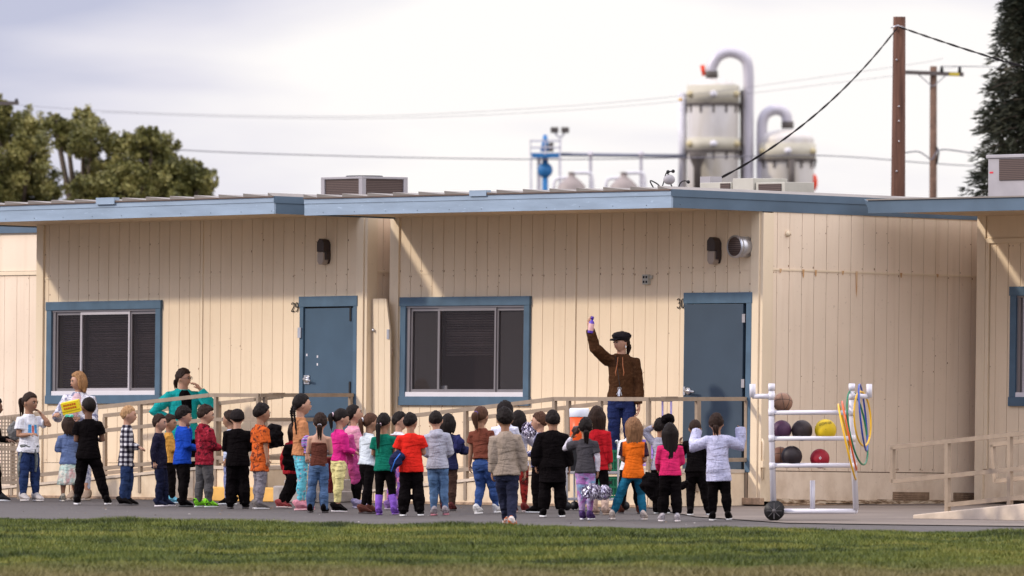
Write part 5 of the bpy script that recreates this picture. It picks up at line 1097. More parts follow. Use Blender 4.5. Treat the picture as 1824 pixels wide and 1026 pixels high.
# teacher
def xt(root, I):
    hs = I['hs']; MH = I['MH']; H = I['H']
    m = MB(); m.lathe([(hs * .80, .22 * hs), (hs * .86, .40 * hs), (hs * .98, .58 * hs), (hs * 1.0, .78 * hs), (hs * .80, 1.02 * hs), (hs * .4, 1.14 * hs), (0, 1.17 * hs)], (0, -hs * .05, 0), 24, M=MH @ Matrix.Scale(1.08, 4, (0, 1, 0))); hat = m.build('cap', cloth('black_cap', (.018, .015, .017), rough=.6), root)
    m = MB(); m.tube([MH @ Vector((0, hs * y, hs * z)) for y, z in ((.55, .42), (.95, .38), (1.22, .26), (1.30, .20))], [(hs * .74, hs * .05), (hs * .66, hs * .05), (hs * .48, hs * .04), (hs * .3, hs * .02)], 16, up=MH.to_3x3() @ Vector((1, 0, 0))); m.build('cap_brim', cloth('black_cap', (.018, .015, .017)), hat)
    for sx in (-1, 1): m = MB(); m.ball(MH @ Vector((sx * hs * .74, 0, -hs * .45)), (.009, .009, .014)); m.tube([MH @ Vector((sx * hs * .72, 0, -hs * .25)), MH @ Vector((sx * hs * .74, 0, -hs * .4))], .002, 5); m.build('earring', simple('pearl', (.8, .78, .76), .2), root)
    for sx in (-1, 1):
        m = MB(); m.tube([(sx * .028, .115, 1.34), (sx * .035, .150, 1.24), (sx * .05, .165, 1.16), (sx * .045, .170, 1.12)], .005, 6); m.build('drawstring', simple('rust_cord', (.35, .12, .05), .8), root)
    m = MB(); m.tube([(.06, .10, 1.36), (.03, .155, 1.2), (.0, .175, 1.02), (-.0, .18, .98)], .004, 6); m.build('lanyard', M_black, root)
    m = MB()
    for i in range(7): a = random.uniform(-.5, .5); m.bar((.0, .185, .97), (.03 * math.sin(a * 4), .19 + .005 * i, .90 - .01 * (i % 3)), .012, .004)
    m.tube([(.02 * math.cos(a), .185, .965 + .02 * math.sin(a)) for a in [2 * math.pi * i / 12 for i in range(13)]], .003, 5, cap=False); m.build('keys', M_steel, root)
tw = F30.world(F30.a(1108, -1.0), -1.0)
tr = person(1107, 592, 839, -98, 'woman in brown hoodie and black cap raising a purple bottle on the landing', 'light', 'dark', 'low', hlen=1.2, hd=-140, L_='down', R_=((.40, .55, .42), (.20, .14, .92)), up=('hoodie', cloth('brown_chenille', (.060, .026, .012), 'smudge', (.115, .055, .025)), {'hem': .525, 'ease': .013}), lo=('jeans', jean('indigo_jeans', (.018, .026, .085), (.025, .04, .12))), shoe=(BLK, (.1, .1, .1)), adult=True, face=True, fat=.94, z0=.42, Y=tw.y, extras=xt, group='grown-ups with the class', cat='woman')
TI = INFO[NP[0]]
# ---------------------------------------------------------------- things people hold or carry
def lump(mb, pts, rad, seed, n=12, amp=.25, up=None):
    o0 = len(mb.v); P_ = interp(pts, n); Rr = ilist(rad, n); mb.tube(P_, Rr, 18, up=up)
    for j in range(o0, len(mb.v)):
        v = Vector(mb.v[j]); c = P_[min((j - o0) // 18, n - 1)]; mb.v[j] = tuple(c + (v - c) * (1 + amp * 2 * mnoise.noise(v * 17 + Vector((seed, 0, 0)))))
def held(name, label, cat, mat, pts, rad, seed=1, amp=.25, up=None, group=None):
    P0 = Vector(pts[0]); m = MB(); lump(m, [Vector(p) - P0 for p in pts], rad, seed, amp=amp, up=up); o = fused(m, name, mat, None, .008, 2, amp=.006, seed=seed, fx=22, fz=18); o.location = P0; tag(o, label, cat, group); return o
def near(px, py, Y): return at(px, py, Y)
# yellow pack
Yw = gnd(141, 891).y - .30
p = near(127, 725, Yw); yp = empty('snack_box', p, (R(8), R(-12), R(-12)), 'bright yellow box with orange lettering held by the woman in white', 'box')
m = MB(); m.box(-.115, .115, -.05, .05, -.075, .075); m.build('box_body', simple('yellow_card', (.80, .62, .02), .5, var=.05), yp, .006)
m = MB()
for r_, z in enumerate((.035, -.005)):
    x = -.085
    for w in (.022, .016, .026, .018, .022, .02): m.box(x, x + w, -.053, -.050, z - .013 + .004 * (w > .02), z + .013); x += w + .007
m.build('lettering', simple('orange_print', (.55, .12, .01), .5, var=.05), yp)
m = MB(); m.box(-.115, .115, -.052, -.0505, -.046, -.034); m.build('fold_line', simple('dark_yellow', (.45, .30, .01), .5), yp)
# tote
Yk = gnd(50, 893).y + .12
held('tote_bag', 'dark grey tote bag behind the girl in white tee', 'bag', cloth('grey_tote', (.14, .135, .13), 'block', (.025, .03, .04), (1.0,)), [near(30, 752, Yk), near(26, 768, Yk), near(32, 782, Yk)], [(.05, .04), (.10, .05), (.06, .04)], 3, .12, up=(1, 0, 0))
# purple bottle
I = TI; r_ = I['root']; hw = hand_world(r_, I['arms'][1], .05); d = Vector((hw.x + .012, hw.y - .035, hw.z))
bt = empty('bottle', (d.x, d.y, d.z - .10), (0, R(8), 0), 'purple bottle with pale pink label in the raised hand of the woman', 'bottle')
m = MB(); m.lathe([(.030, 0), (.033, .01), (.033, .12), (.026, .14), (.014, .15), (.014, .165)]); m.build('bottle_body', simple('purple_plastic', (.12, .06, .42), .3, var=.05), bt)
m = MB(); m.lathe([(.0335, .03), (.0338, .031), (.0338, .112), (.0335, .113)]); m.build('bottle_label', simple('pale_pink_label', (.75, .45, .42), .5, var=.1), bt)
m = MB(); m.lathe([(.019, .165), (.019, .195), (.012, .2), (0, .2)]); m.build('bottle_cap', simple('purple_cap', (.08, .03, .30), .4, var=.05), bt)
# backpack and coat of the leaning child
Yp = gnd(520, 905).y
bp = held('backpack', 'black backpack behind the boy in orange tee', 'backpack', cloth('black_nylon', BLK, rough=.6), [near(492, 756, Yp), near(488, 775, Yp), near(492, 797, Yp)], [(.06, .05), (.115, .08), (.08, .07)], 5, .12, up=(1, 0, 0))
held('coat', 'black coat hanging from the child in red jacket', 'coat', cloth('black_coat', BLK), [near(513, 792, Yp - .16), near(516, 815, Yp - .16), near(515, 838, Yp - .14)], [(.05, .04), (.085, .05), (.075, .04)], 6, .2, up=(1, 0, 0))
Y_ = gnd(565, 913).y
held('jacket', 'purple and white striped jacket held by girl in brown top', 'jacket', cloth('striped_knit', (.30, .10, .40), 'stripes', (.62, .60, .70), (.07, .08, .22)), [near(548, 777, Y_ + .05), near(546, 790, Y_ + .02), near(549, 806, Y_ + .05)], [(.04, .04), (.06, .05), (.045, .04)], 7, .15, up=(1, 0, 0))
Y_ = gnd(600, 912).y + .2
held('jacket', 'magenta jacket hanging between yellow trousers and black leggings', 'jacket', cloth('magenta_fleece', (.40, .06, .20)), [near(621, 775, Y_), near(626, 815, Y_), near(633, 845, Y_), near(628, 862, Y_)], [(.05, .04), (.075, .04), (.075, .03), (.03, .02)], 8, .2, up=(1, 0, 0))
held('coat', 'dark red coat low behind the flared jeans', 'coat', cloth('dark_red_coat', (.12, .02, .02)), [near(585, 815, Y_ + .1), near(588, 845, Y_ + .1), near(590, 878, Y_ + .1)], [(.04, .03), (.06, .03), (.04, .02)], 9, .2, up=(1, 0, 0))
Y_ = gnd(734, 919).y + .05
o = held('jacket', 'navy jacket with bright blue edging held at the hip of the boy in red', 'jacket', cloth('navy_shell', (.018, .022, .06)), [near(716, 808, Y_ - .12), near(706, 820, Y_ - .14), near(697, 838, Y_ - .12)], [(.06, .05), (.075, .04), (.03, .02)], 10, .2, up=(1, 0, 0))
m = MB(); P0 = o.location; m.tube([near(713, 808, Y_ - .19) - P0, near(704, 820, Y_ - .20) - P0, near(697, 840, Y_ - .16) - P0], .007, 6); m.build('piping', simple('bright_blue_edge', (.03, .15, .55), .5, var=0), o)
Y_ = gnd(797, 910).y
held('jacket', 'bundled navy jacket held beside the grey hoodie', 'jacket', cloth('navy_bundle', (.02, .022, .075)), [near(812, 776, Y_ - .1), near(816, 790, Y_ - .12), near(811, 806, Y_ - .1)], [(.04, .04), (.065, .05), (.045, .04)], 11, .25, up=(1, 0, 0))
Y_ = gnd(1194, 929).y
held('coat', 'black coat hanging from the arm of the girl in hot pink', 'coat', cloth('black_padded_coat', BLK), [near(1160, 842, Y_ - .14), near(1158, 865, Y_ - .14), near(1168, 888, Y_ - .1)], [(.06, .04), (.10, .05), (.05, .04)], 12, .2, up=(1, 0, 0))
held('jacket', 'black jacket sleeve swinging low between pink top and buzz cut boy', 'jacket', cloth('black_sleeve', BLK), [near(1226, 858, Y_ + .6), near(1212, 868, Y_ + .6), near(1198, 876, Y_ + .6)], [(.03, .03), (.038, .03), (.025, .02)], 13, .2)
Y_ = gnd(1178, 915).y
held('cap', 'black cap under the raised hand of the child in grey', 'cap', cloth('black_cap_loose', BLK), [near(1180, 748, Y_ - .05), near(1192, 745, Y_ - .05), near(1200, 752, Y_ - .05)], [(.045, .05), (.055, .06), (.02, .05)], 14, .1)
Y_ = gnd(1043, 926).y
held('ball', 'small dark brown ball held up at the face of girl in charcoal tee', 'ball', simple('dark_brown_leather', (.05, .025, .02), .5), [near(1020, 763, Y_ + .06), near(1026, 766, Y_ + .06), near(1032, 769, Y_ + .06)], [(.03, .03), (.05, .05), (.03, .03)], 15, .05)
# pompoms
M_pw = simple('silver_foil_strip', (.62, .58, .68), .3, .3, var=.15); M_pb = simple('violet_foil_strip', (.08, .05, .12), .3, .3, var=.2)
def pompom(c, r, label, sq=.75):
    o = empty('pompom', c, (0, 0, 0), label, 'pompom'); rg = random.Random(int(c.x * 1000))
    for name, mat, n in (('foil_strips', M_pw, 420), ('dark_strips', M_pb, 170)):
        m = MB()
        for i in range(n):
            d = Vector((rg.gauss(0, 1), rg.gauss(0, 1), rg.gauss(0, .8))).normalized(); L_ = r * rg.uniform(.75, 1.1); w = d.cross(Vector((rg.random(), rg.random(), 1))).normalized() * .006
            a = d * L_ * .45; b = d * L_; b.z *= sq; c_ = b + Vector((rg.uniform(-.3, .3), rg.uniform(-.3, .3), -.45)) * r * .45
            m.add([a - w, a + w, b + w, b - w, c_ + w, c_ - w], [(0, 1, 2, 3), (3, 2, 4, 5)])
        m.build(name, mat, o)
    m = MB(); m.tube([(0, 0, -.02), (0, 0, .07)], .012, 8); m.build('handle', M_black, o); return o
pompom(near(1054, 874, gnd(1043, 926).y - .18), .105, 'silver and violet pompom hanging from the girl in tie-dye leggings'); pompom(near(1074, 876, gnd(1043, 926).y - .10), .10, 'silver and violet pompom, right one of the low pair by beige boots')
pompom(near(945, 764, gnd(925, 912).y - .15), .10, 'black and white pompom raised beside the leopard trousers girl', .9)

# ---------------------------------------------------------------- cart with cooler and crates
p = gnd(1062, 909); ct = empty('utility_cart', (p.x, p.y, 0), (0, 0, R(-14)), 'grey tube utility cart carrying the orange cooler', 'cart')
s_ = FPX / p.y; cw = .30
for z, th_ in ((.115, .03), (.42, .03)): m = MB(); m.box(-cw, cw, -.18, .18, z, z + th_); m.build('shelf', M_grey, ct, .004)
for sx in (-1, 1):
    m = MB(); top_ = .78 if sx > 0 else .60; m.tube(interp([(sx * cw, -.18, .09), (sx * cw, -.18, top_ - .04), (sx * (cw - .03), -.15, top_), (sx * (cw - .03), .15, top_), (sx * cw, .18, top_ - .04), (sx * cw, .18, .09)], 26), .012, 8); m.build('side_frame', M_steel, ct)
    for sy in (-.18, .18): m = MB(); m.tube([(sx * cw, sy - .012, .05), (sx * cw, sy + .012, .05)], .05, 18); m.build('wheel', M_black, ct)
Mc = Matrix.Translation(ct.location) @ Matrix.Rotation(R(-14), 4, 'Z')
c0 = Mc @ Vector((-.20, 0, .452)); zc = c0.z
ztop = CAMH - (727 - HZ) / FPX * c0.y
st_ = empty('milk_crate', c0, (0, 0, R(-14)), 'black crate under the orange cooler on the cart', 'crate')
m = MB(); h1 = max(.08, ztop - .46 - c0.z)
m.box(-.15, .15, -.14, .14, 0, h1); m.build('crate_body', M_black, st_, .006)
cc = Vector((c0.x, c0.y, c0.z + h1 + .001)); cz = ztop - cc.z
co = empty('drinks_cooler', cc, (0, 0, 0), 'orange drinks cooler with white lid beside the railing', 'cooler')
m = MB(); m.lathe([(.095, 0), (.103, .01), (.104, cz * .3), (.108, cz * .34), (.108, cz * .38), (.105, cz * .42), (.108, cz * .78)], seg=28); m.build('cooler_body', simple('orange_plastic', (.72, .09, .012), .4, var=.05), co)
m = MB(); m.lathe([(.111, cz * .78), (.114, cz * .79), (.114, cz * .97), (.105, cz), (0, cz)], seg=28); m.build('lid', simple('white_plastic', (.72, .74, .80), .4, var=.03), co)
m = MB(); m.box(-.02, .02, -.14, -.10, .03, .07); m.build('spigot', M_white, co)
def crate(c, rot, sx, sy, h, mat, label, name='crate'):
    o = empty(name, c, (0, 0, rot), label, 'crate'); m = MB(); w = .012
    for z0, z1 in ((0, .02), (h * .45, h * .55), (h - .03, h)):
        m.box(-sx, sx, -sy, -sy + w, z0, z1); m.box(-sx, sx, sy - w, sy, z0, z1); m.box(-sx, -sx + w, -sy + w, sy - w, z0, z1); m.box(sx - w, sx, -sy + w, sy - w, z0, z1)
    n = 6
    for i in range(n + 1):
        x = -sx + i * (2 * sx - w) / n
        m.box(x, x + w, -sy + .002, -sy + w - .001, .005, h - .005); m.box(x, x + w, sy - w + .001, sy - .002, .005, h - .005)
    m.box(-sx + w, sx - w, -sy + w, sy - w, .002, .012); m.box(-sx + w, sx - w, -sy + w, sy - w, .03, h * .9)
    m.build('crate_body', mat, o); m = MB(); m.box(-.05, .05, -sy - .003, -sy, h * .66, h * .80); m.build('hand_hole', M_black, o); return o
Mg = simple('green_plastic', (.012, .13, .06), .5, var=.08)
crate(Mc @ Vector((.17, 0, .147)), R(-14), .11, .15, .24, Mg, 'green plastic crate on the lower shelf of the cart'); crate(Mc @ Vector((.17, 0, .452)), R(-14), .11, .15, .24, Mg, 'green plastic crate on the upper shelf of the cart')
# purple rolling crate on the landing
b_ = F30.b(1170, -.75) if False else -.7
a_ = F30.a(1168, b_); p = F30.world(a_, b_, .435)
rc = crate(p + Vector((0, 0, .04)), -TH, .20, .16, CAMH - (783 - HZ) / FPX * p.y - .475, simple('lilac_plastic', (.33, .20, .62), .5, var=.06), 'lilac rolling crate with a tall handle on the landing', 'rolling_crate')
hh_ = CAMH - (713 - HZ) / FPX * p.y - .475
for sx in (-.075, .075): m = MB(); m.tube([(sx, .18, .0), (sx, .18, hh_)], .012, 8); m.build('handle_tube', simple('lilac_tube', (.42, .34, .60), .35, .3, var=.04), rc)
m = MB(); m.tube([(-.09, .18, hh_), (.09, .18, hh_)], .017, 8); m.build('handle_grip', M_grey, rc)
for sx in (-.18, .18): m = MB(); m.tube([(sx - .01, .15, 0), (sx + .01, .15, 0)], .04, 16); m.build('wheel', M_black, rc)

# ---------------------------------------------------------------- ball rack
p = gnd(1378, 928); YR = p.y + .1; sR = FPX / YR
rk = empty('ball_rack', (at(1374, 0, YR).x, YR, 0), (0, 0, R(-3)), 'white pipe rack with wheels holding balls and hoops', 'rack')
PV = simple('white_pvc', (.64, .615, .65), .35, var=.04); zR = lambda py: CAMH - (py - HZ) / sR; xR = lambda px: (px - 1374) / sR
def pipe(pts, r=.024, name='pipe', par=None):
    m = MB(); m.tube(pts, r, 14); 
    return m.build(name, PV, par or rk)
DP = .26; W_ = xR(1517)
for y in (0, DP):
    for x0, x1 in ((0, .02), (W_, W_ + .045)):
        po = pipe([(x0, y, zR(683)), (x0, y, zR(760)), (x1, y, zR(908))], .030, 'post')
        m = MB()
        for py in (690, 706, 735, 781, 830): 
            f = max(0, (zR(760) - zR(py)) / (zR(760) - zR(908))); x = x0 + (x1 - x0) * max(0, f); m.tube([(x, y, zR(py) - .035), (x, y, zR(py) + .035)], .034, 14)
        m.build('joint', PV, po)
    for py in (735, 781, 829): pipe([(.02, y, zR(py)), (W_ - .01, y, zR(py))], .024, 'rail')
    pipe([(.02, y, zR(911)), (W_ + .04, y, zR(911))], .026, 'base_rail')
    for x, xo in ((0, xR(1340)), (W_, xR(1548))):
        pipe([(x, y, zR(706)), (xo, y, zR(706))], .026, 'arm'); pipe([(xo, y, zR(708)), (xo, y, zR(684))], .030, 'arm_stub')
    
for x in (.03, W_ + .04, W_ / 2): pipe([(x, 0, zR(911)), (x, DP, zR(911))], .024, 'base_cross')
for x in (0, W_): pipe([(x, 0, zR(722)), (x, DP, zR(722))], .024, 'cross_pipe')
pipe([(W_ * .51, DP / 2, zR(911)), (W_ * .51, DP / 2, zR(856))], .028, 'stub_post')
for y, x in ((-.06, .03), (DP + .06, .03)):
    m = MB(); m.tube([(x, y - .018, .107), (x, y + .018, .107)], .107, 30); wh = m.build('wheel', M_black, rk)
    m = MB(); m.tube([(x, y - .024, .107), (x, y + .024, .107)], .022, 14)
    for k in range(8): a = k * math.pi / 4; m.bar((x + .02 * math.cos(a), y - .019, .107 + .02 * math.sin(a)), (x + .085 * math.cos(a), y - .019, .107 + .085 * math.sin(a)), .01, .006)
    m.build('hub', simple('grey_hub', (.10, .09, .09), .5), wh)
MR = Matrix.Translation(rk.location) @ Matrix.Rotation(R(-3), 4, 'Z')
def ball(px, py, r, mat, label, seams=None, name='ball', yo=DP / 2):
    pr = r / sR; c = MR @ Vector((xR(px), yo, zR(py))); o = empty(name, c, (R(-4), 0, 0), label, 'ball', 'balls on the white rack')
    m = MB(); m.ball((0, 0, 0), pr, 32, 20); m.build('ball_skin', mat, o)
    if seams:
        for nrm in seams:
            n_ = Vector(nrm).normalized(); u_ = n_.orthogonal().normalized(); w_ = n_.cross(u_); m = MB(); m.tube([(u_ * math.cos(a) + w_ * math.sin(a)) * pr * 1.0 for a in [2 * math.pi * i / 36 for i in range(37)]], .0025, 5, cap=False); m.build('seam', M_black, o)
    m = MB(); m.tube([(0, -pr * 1.002, 0), (0, -pr * .99, 0)], .004, 8); m.build('valve', M_black, o)
    return o, pr
def bm_(n, c): return simple(n, c, .55, var=.12, scale=10, bump=.3)
ball(1394, 717, 17.5, bm_('brown_rubber', (.22, .115, .07)), 'brown basketball on the top bar of the rack', [(1, 0, .2), (0, .3, 1), (.8, .6, -.3)], 'basketball')
ball(1392, 766, 17.5, bm_('purple_rubber', (.07, .025, .06)), 'dark purple ball, left end of the middle rack row')
ball(1428, 767, 18.8, bm_('black_rubber', (.03, .018, .02)), 'black ball between purple and yellow balls on the rack', [(1, .2, .5)])
yb, pr = ball(1470, 766, 19.5, bm_('yellow_rubber', (.66, .46, .012)), 'yellow ball with dark lettering on the middle rack row')
t_ = bpy.data.curves.new('lettering', 'FONT'); t_.body = 'GOPHER'; t_.size = .048; t_.extrude = .0008; t_.align_x = 'CENTER'; to = bpy.data.objects.new('lettering', t_); S.collection.objects.link(to)
dg = bpy.context.evaluated_depsgraph_get(); me = bpy.data.meshes.new_from_object(to.evaluated_get(dg)); bpy.data.objects.remove(to); me.name = 'lettering'
for v in me.vertices:
    x, y, z = v.co; a = x / pr * .95; e_ = .45 + y / pr + .16 * x / pr; rr = pr * (1.004 + z * 4); v.co = (rr * math.sin(a) * math.cos(e_), -rr * math.cos(a) * math.cos(e_), rr * math.sin(e_))
me.materials.clear(); me.materials.append(simple('dark_print', (.05, .03, .02), .6)); lo_ = bpy.data.objects.new('lettering', me); C.objects.link(lo_); lo_.parent = yb
ball(1389, 814, 18, bm_('brown_rubber_worn', (.17, .075, .045)), 'worn brown ball behind the black one on the lowest row', [(0, .3, 1), (1, 0, 0)], 'ball', DP / 2 + .08)
ball(1410, 813, 18.8, bm_('black_rubber_glossy', (.02, .013, .015)), 'black ball on the lowest row of the rack overlapping a brown one', None, 'ball', DP / 2 - .06)
rb, pr = ball(1460, 817, 17.5, bm_('red_rubber', (.30, .010, .022)), 'dark red ball with a small white mark on the lowest row')
m = MB(); q_ = pr * .17; vs = []
for x, z in ((0, q_), (q_, 0), (0, -q_), (-q_, 0)): x_, z_ = x * .8 + .0, z; y_ = -math.sqrt(pr * pr * 1.012 - x_ * x_ - z_ * z_); vs.append((x_, y_, z_))
m.add(vs, [(0, 1, 2, 3)]); m.build('white_mark', M_white, rb)
def hoop(px, py, hpx, ratio, tilt, mat, label, yo=0, sweep=0):
    c = MR @ Vector((xR(px), yo, zR(py))); r = hpx / 2 / sR; phi = math.acos(min(1, ratio)); o = MB()
    o.tube([(r * math.cos(a), 0, r * math.sin(a)) for a in [2 * math.pi * i / 64 for i in range(65)]], .0105, 8, cap=False)
    h = o.build('hula_hoop', mat, None, loc=c); h.rotation_euler = (Matrix.Rotation(R(tilt), 3, 'Y') @ Matrix.Rotation(phi, 3, 'Z')).to_euler(); tag(h, label, 'hoop', 'hoops hung on the rack')
def hm(n, c): return simple(n, c, .3, var=.04)
hoop(1509, 787, 137, .07, -13, hm('yellow_hoop', (.74, .42, .015)), 'large yellow hoop hanging left of the right rack post', -.08)
hoop(1513, 776, 124, .05, -12, hm('orange_hoop', (.62, .11, .02)), 'orange hoop hanging beside the left yellow hoop', -.05)
hoop(1527, 762, 133, .26, -10, hm('green_hoop', (.008, .15, .06)), 'green hoop hanging lowest on the right rack arm', .04)
hoop(1537, 744, 119, .12, -6, hm('blue_hoop', (.03, .06, .30)), 'blue hoop hanging upright on the right rack arm', .12)
hoop(1536, 746, 97, .34, -4, hm('yellow_hoop', (.74, .42, .015)), 'small yellow hoop around the right rack arm', .08)

# ---------------------------------------------------------------- roof units
def unit(name, label, F, px_corner, b_corner, wa, wd, ztop, zbot, body=M_grey, left=True):
    """box whose right front corner stands at px_corner; grilles in front and right faces"""
    a1 = F.a(px_corner, b_corner); o = empty(name, F.world(a1, b_corner, 0), (0, 0, -F.th), label, 'roof unit'); p_ = .07
    m = MB()
    for x in (-wa, -p_): 
        for y in (0, wd - p_): m.box(x, x + p_, y, y + p_, zbot, ztop)
    m.box(-wa, 0, 0, wd, ztop, ztop + .03); m.box(-wa, 0, 0, wd, zbot - .03, zbot); m.build('casing', body, o, .004)
    m = MB(); m.box(-wa + p_, -p_, .02, .03, zbot, ztop); m.build('front_grille', M_grill, o); m = MB(); m.box(-.03, -.02, p_, wd - p_, zbot, ztop); m.build('side_grille', M_grill, o)
    m = MB(); m.box(-wa + .03, -.04, .04, wd - .02, zbot, ztop - .01); m.build('core', M_black, o)
    m = MB(); m.lathe([(.25, .03), (.24, .05), (.0, .055)], (-wa / 2, wd / 2, ztop), 24); m.build('fan_cover', M_black, o); return o
Yc = F30.Y(F30.a(645, 4), 4); zt_ = CAMH - (318 - HZ) / FPX * Yc
unit('condenser_unit', 'square grey condenser on the roof with brown grilles', F30, 645, 4, .83, .80, zt_, 3.62)
m = MB(); ax_ = at(576, 345, Yc + .5)
Yc = F31.Y(F31.a(1900, 1.6), 1.6); zt_ = CAMH - (282 - HZ) / FPX * Yc
o = empty('condenser_unit', F31.world(F31.a(1760, 1.2), 1.2), (0, 0, -F31.th), 'large grey roof unit at right edge with dark upper grille', 'roof unit')
YY = F31.Y(F31.a(1760, 1.2), 1.2); zf = lambda py: CAMH - (py - HZ) / FPX * YY
m = MB(); m.box(0, 1.4, 0, .9, 3.60, zf(282)); m.box(-.02, 1.42, -.02, .92, zf(282), zf(276)); m.build('casing', M_grey, o, .006)
m = MB(); m.box(.20, 1.35, -.012, -.002, zf(322), zf(284)); m.build('grille', M_grill, o); m = MB(); m.box(.03, .09, -.004, -.001, zf(309), zf(306)); m.build('red_mark', simple('red_mark', (.6, .03, .05), .5), o)
# beige unit further along
bq = 3.0; a0 = F30.a(1232, bq); o = empty('package_unit', F30.world(a0, bq), (0, 0, -F30.th), 'low beige roof unit in sections below the tanks', 'roof unit'); YY = F30.Y(a0, bq); zf = lambda py: CAMH - (py - HZ) / FPX * YY
X_ = lambda px: F30.a(px, bq) - a0
m = MB(); m.box(X_(1247), X_(1303), 0, .5, 3.6, zf(326)); m.box(X_(1308), X_(1345), -.03, .55, 3.6, zf(320)); m.box(X_(1346), X_(1398), .0, .5, 3.6, zf(328)); m.build('casing', M_beige, o, .005)
m = MB(); m.box(X_(1284), X_(1301), -.012, -.002, zf(342), zf(328)); m.build('grille', M_grill, o); m = MB(); m.box(X_(1352), X_(1392), -.012, -.002, zf(346), zf(331)); m.build('grille', M_grill, o)
m = MB(); m.box(X_(1226), X_(1244), .2, .4, 3.6, zf(314)); m.build('vent_stack', M_grey, o)
# loose cables at the roof corner
bq = -.9; a0 = F30.a(1190, bq); YY = F30.Y(a0, bq); o = empty('loose_cables', at(1192, 338, YY), (0, 0, 0), 'tangle of loose black cable ends on the roof corner', 'cables')
for pts in ([(1166, 338), (1158, 322), (1170, 327), (1178, 334), (1190, 337)], [(1200, 337), (1195, 328), (1194, 315), (1188, 307), (1199, 305)], [(1207, 338), (1212, 326), (1219, 322), (1226, 324)], [(1178, 337), (1182, 325), (1186, 310), (1190, 306)]):
    m = MB(); m.tube(interp([at(a, b, YY) - o.location for a, b in pts], 16), .008, 6); e_ = at(*pts[-1], YY) - o.location; m.ball(e_, .022, 8, 6); m.build('cable', M_black, o)
m = MB(); m.ball((0, 0, .12), (.07, .05, .06), 12, 8); m.build('weatherhead', M_grey, o)

# ---------------------------------------------------------------- poles and wires
M_pole = NT('creosote_wood', .85); v = M_pole.map((14, 14, .8)); M_pole.color(M_pole.ramp(M_pole.noise(v, 1.5, 4), [(.3, (.050, .020, .012)), (.7, (.135, .062, .038))])); M_pole.bump(M_pole.noise(v, 3, 3), .4, .01); M_pole = M_pole.m
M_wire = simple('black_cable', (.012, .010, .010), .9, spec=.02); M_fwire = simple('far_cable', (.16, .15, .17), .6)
YP = 150; zp = lambda py, Y: CAMH - (py - HZ) / FPX * Y; xp = lambda px, Y: (px - 912) / FPX * Y
o = empty('utility_pole', (xp(1598.5, YP), YP, 0), (0, 0, 0), 'thick dark brown wooden utility pole behind the roof', 'pole')
m = MB(); m.tube([(0, 0, 0), (0, 0, 3), (.035, 0, zp(30, YP))], [.145, .135, .108], 20); m.build('pole_shaft', M_pole, o)
m = MB()
for py in (107, 190, 216, 252, 305): m.tube([(.02 * (-1) ** py, -.15, zp(py, YP)), (.02 * (-1) ** py, -.1, zp(py, YP))], .014, 8)
m.tube([(-.12, -.12, zp(50, YP)), (.0, -.15, zp(46, YP)), (.12, -.1, zp(50, YP))], .012, 8); m.build('bolt', M_steel, o)
def wire(name, pts, r, mat, label, tw=0, parent=None, n=60):
    m = MB(); P_ = interp(pts, n)
    if tw:
        for ph in (0, math.pi): m.tube([q + Vector((0, 0, tw * math.sin(i * .55 + ph))) + Vector((0, tw * math.cos(i * .55 + ph), 0)) for i, q in enumerate(P_)], r, 6)
    else: m.tube(P_, r, 6)
    w = m.build(name, mat); tag(w, label, 'wire'); return w
def span(p0, p1, sag, n=9): return [p0.lerp(p1, i / (n - 1)) - Vector((0, 0, 4 * sag * (i / (n - 1)) * (1 - i / (n - 1)))) for i in range(n)]
pa, pb = at(1249, 334, 106), at(1598, 50, YP - .14)
wire('service_cable', span(pa, pb, .30), .010, M_wire, 'twisted black service cable rising from roof to the brown pole', .009, n=90)
wire('service_cable', [at(1602, 48, YP - .12), at(1660, 68, YP - 6), at(1740, 94, YP - 14), at(1824, 118, YP - 22), at(2000, 150, YP - 36)], .010, M_wire, 'twisted black service cable from brown pole to the right edge', .009, n=70)
Y2 = 260; o = empty('utility_pole', (xp(1661, Y2), Y2, 0), (0, 0, 0), 'thinner wooden pole with crossarm behind the brown pole', 'pole')
m = MB(); m.tube([(0, 0, 0), (.03, 0, zp(118, Y2))], [.135, .105], 16); m.build('pole_shaft', simple('weathered_pole', (.13, .075, .05), .85, var=.3, scale=6), o)
m = MB(); m.bar((xp(1612, Y2) - xp(1661, Y2), -.15, zp(129, Y2)), (xp(1716, Y2) - xp(1661, Y2), -.15, zp(133, Y2)), .10, .12); ca = m.build('crossarm', simple('crossarm_wood', (.12, .10, .09), .8), o)
m = MB(); m.bar((xp(1690, Y2) - xp(1661, Y2), -.21, zp(132, Y2)), (xp(1708, Y2) - xp(1661, Y2), -.21, zp(133, Y2)), .01, .10); m.build('yellow_tag', simple('yellow_tag', (.55, .42, .05), .6), ca)
for px in (1677, 1709): m = MB(); m.tube([(xp(px, Y2) - xp(1661, Y2), -.15, zp(130, Y2)), (xp(px, Y2) - xp(1661, Y2), -.15, zp(118, Y2))], [.06, .045], 10); m.build('insulator', M_black, o)
for sx in (-1, 1): m = MB(); m.bar((sx * .45, -.15, zp(132, Y2)), (sx * .02, -.12, zp(154, Y2)), .03); m.build('brace', M_grey, o)
m = MB(); m.tube([(.12, -.1, zp(262, Y2)), (.18, -.12, zp(272, Y2)), (.12, -.1, zp(292, Y2))], .03, 8); m.build('cable_clamp', M_black, o)
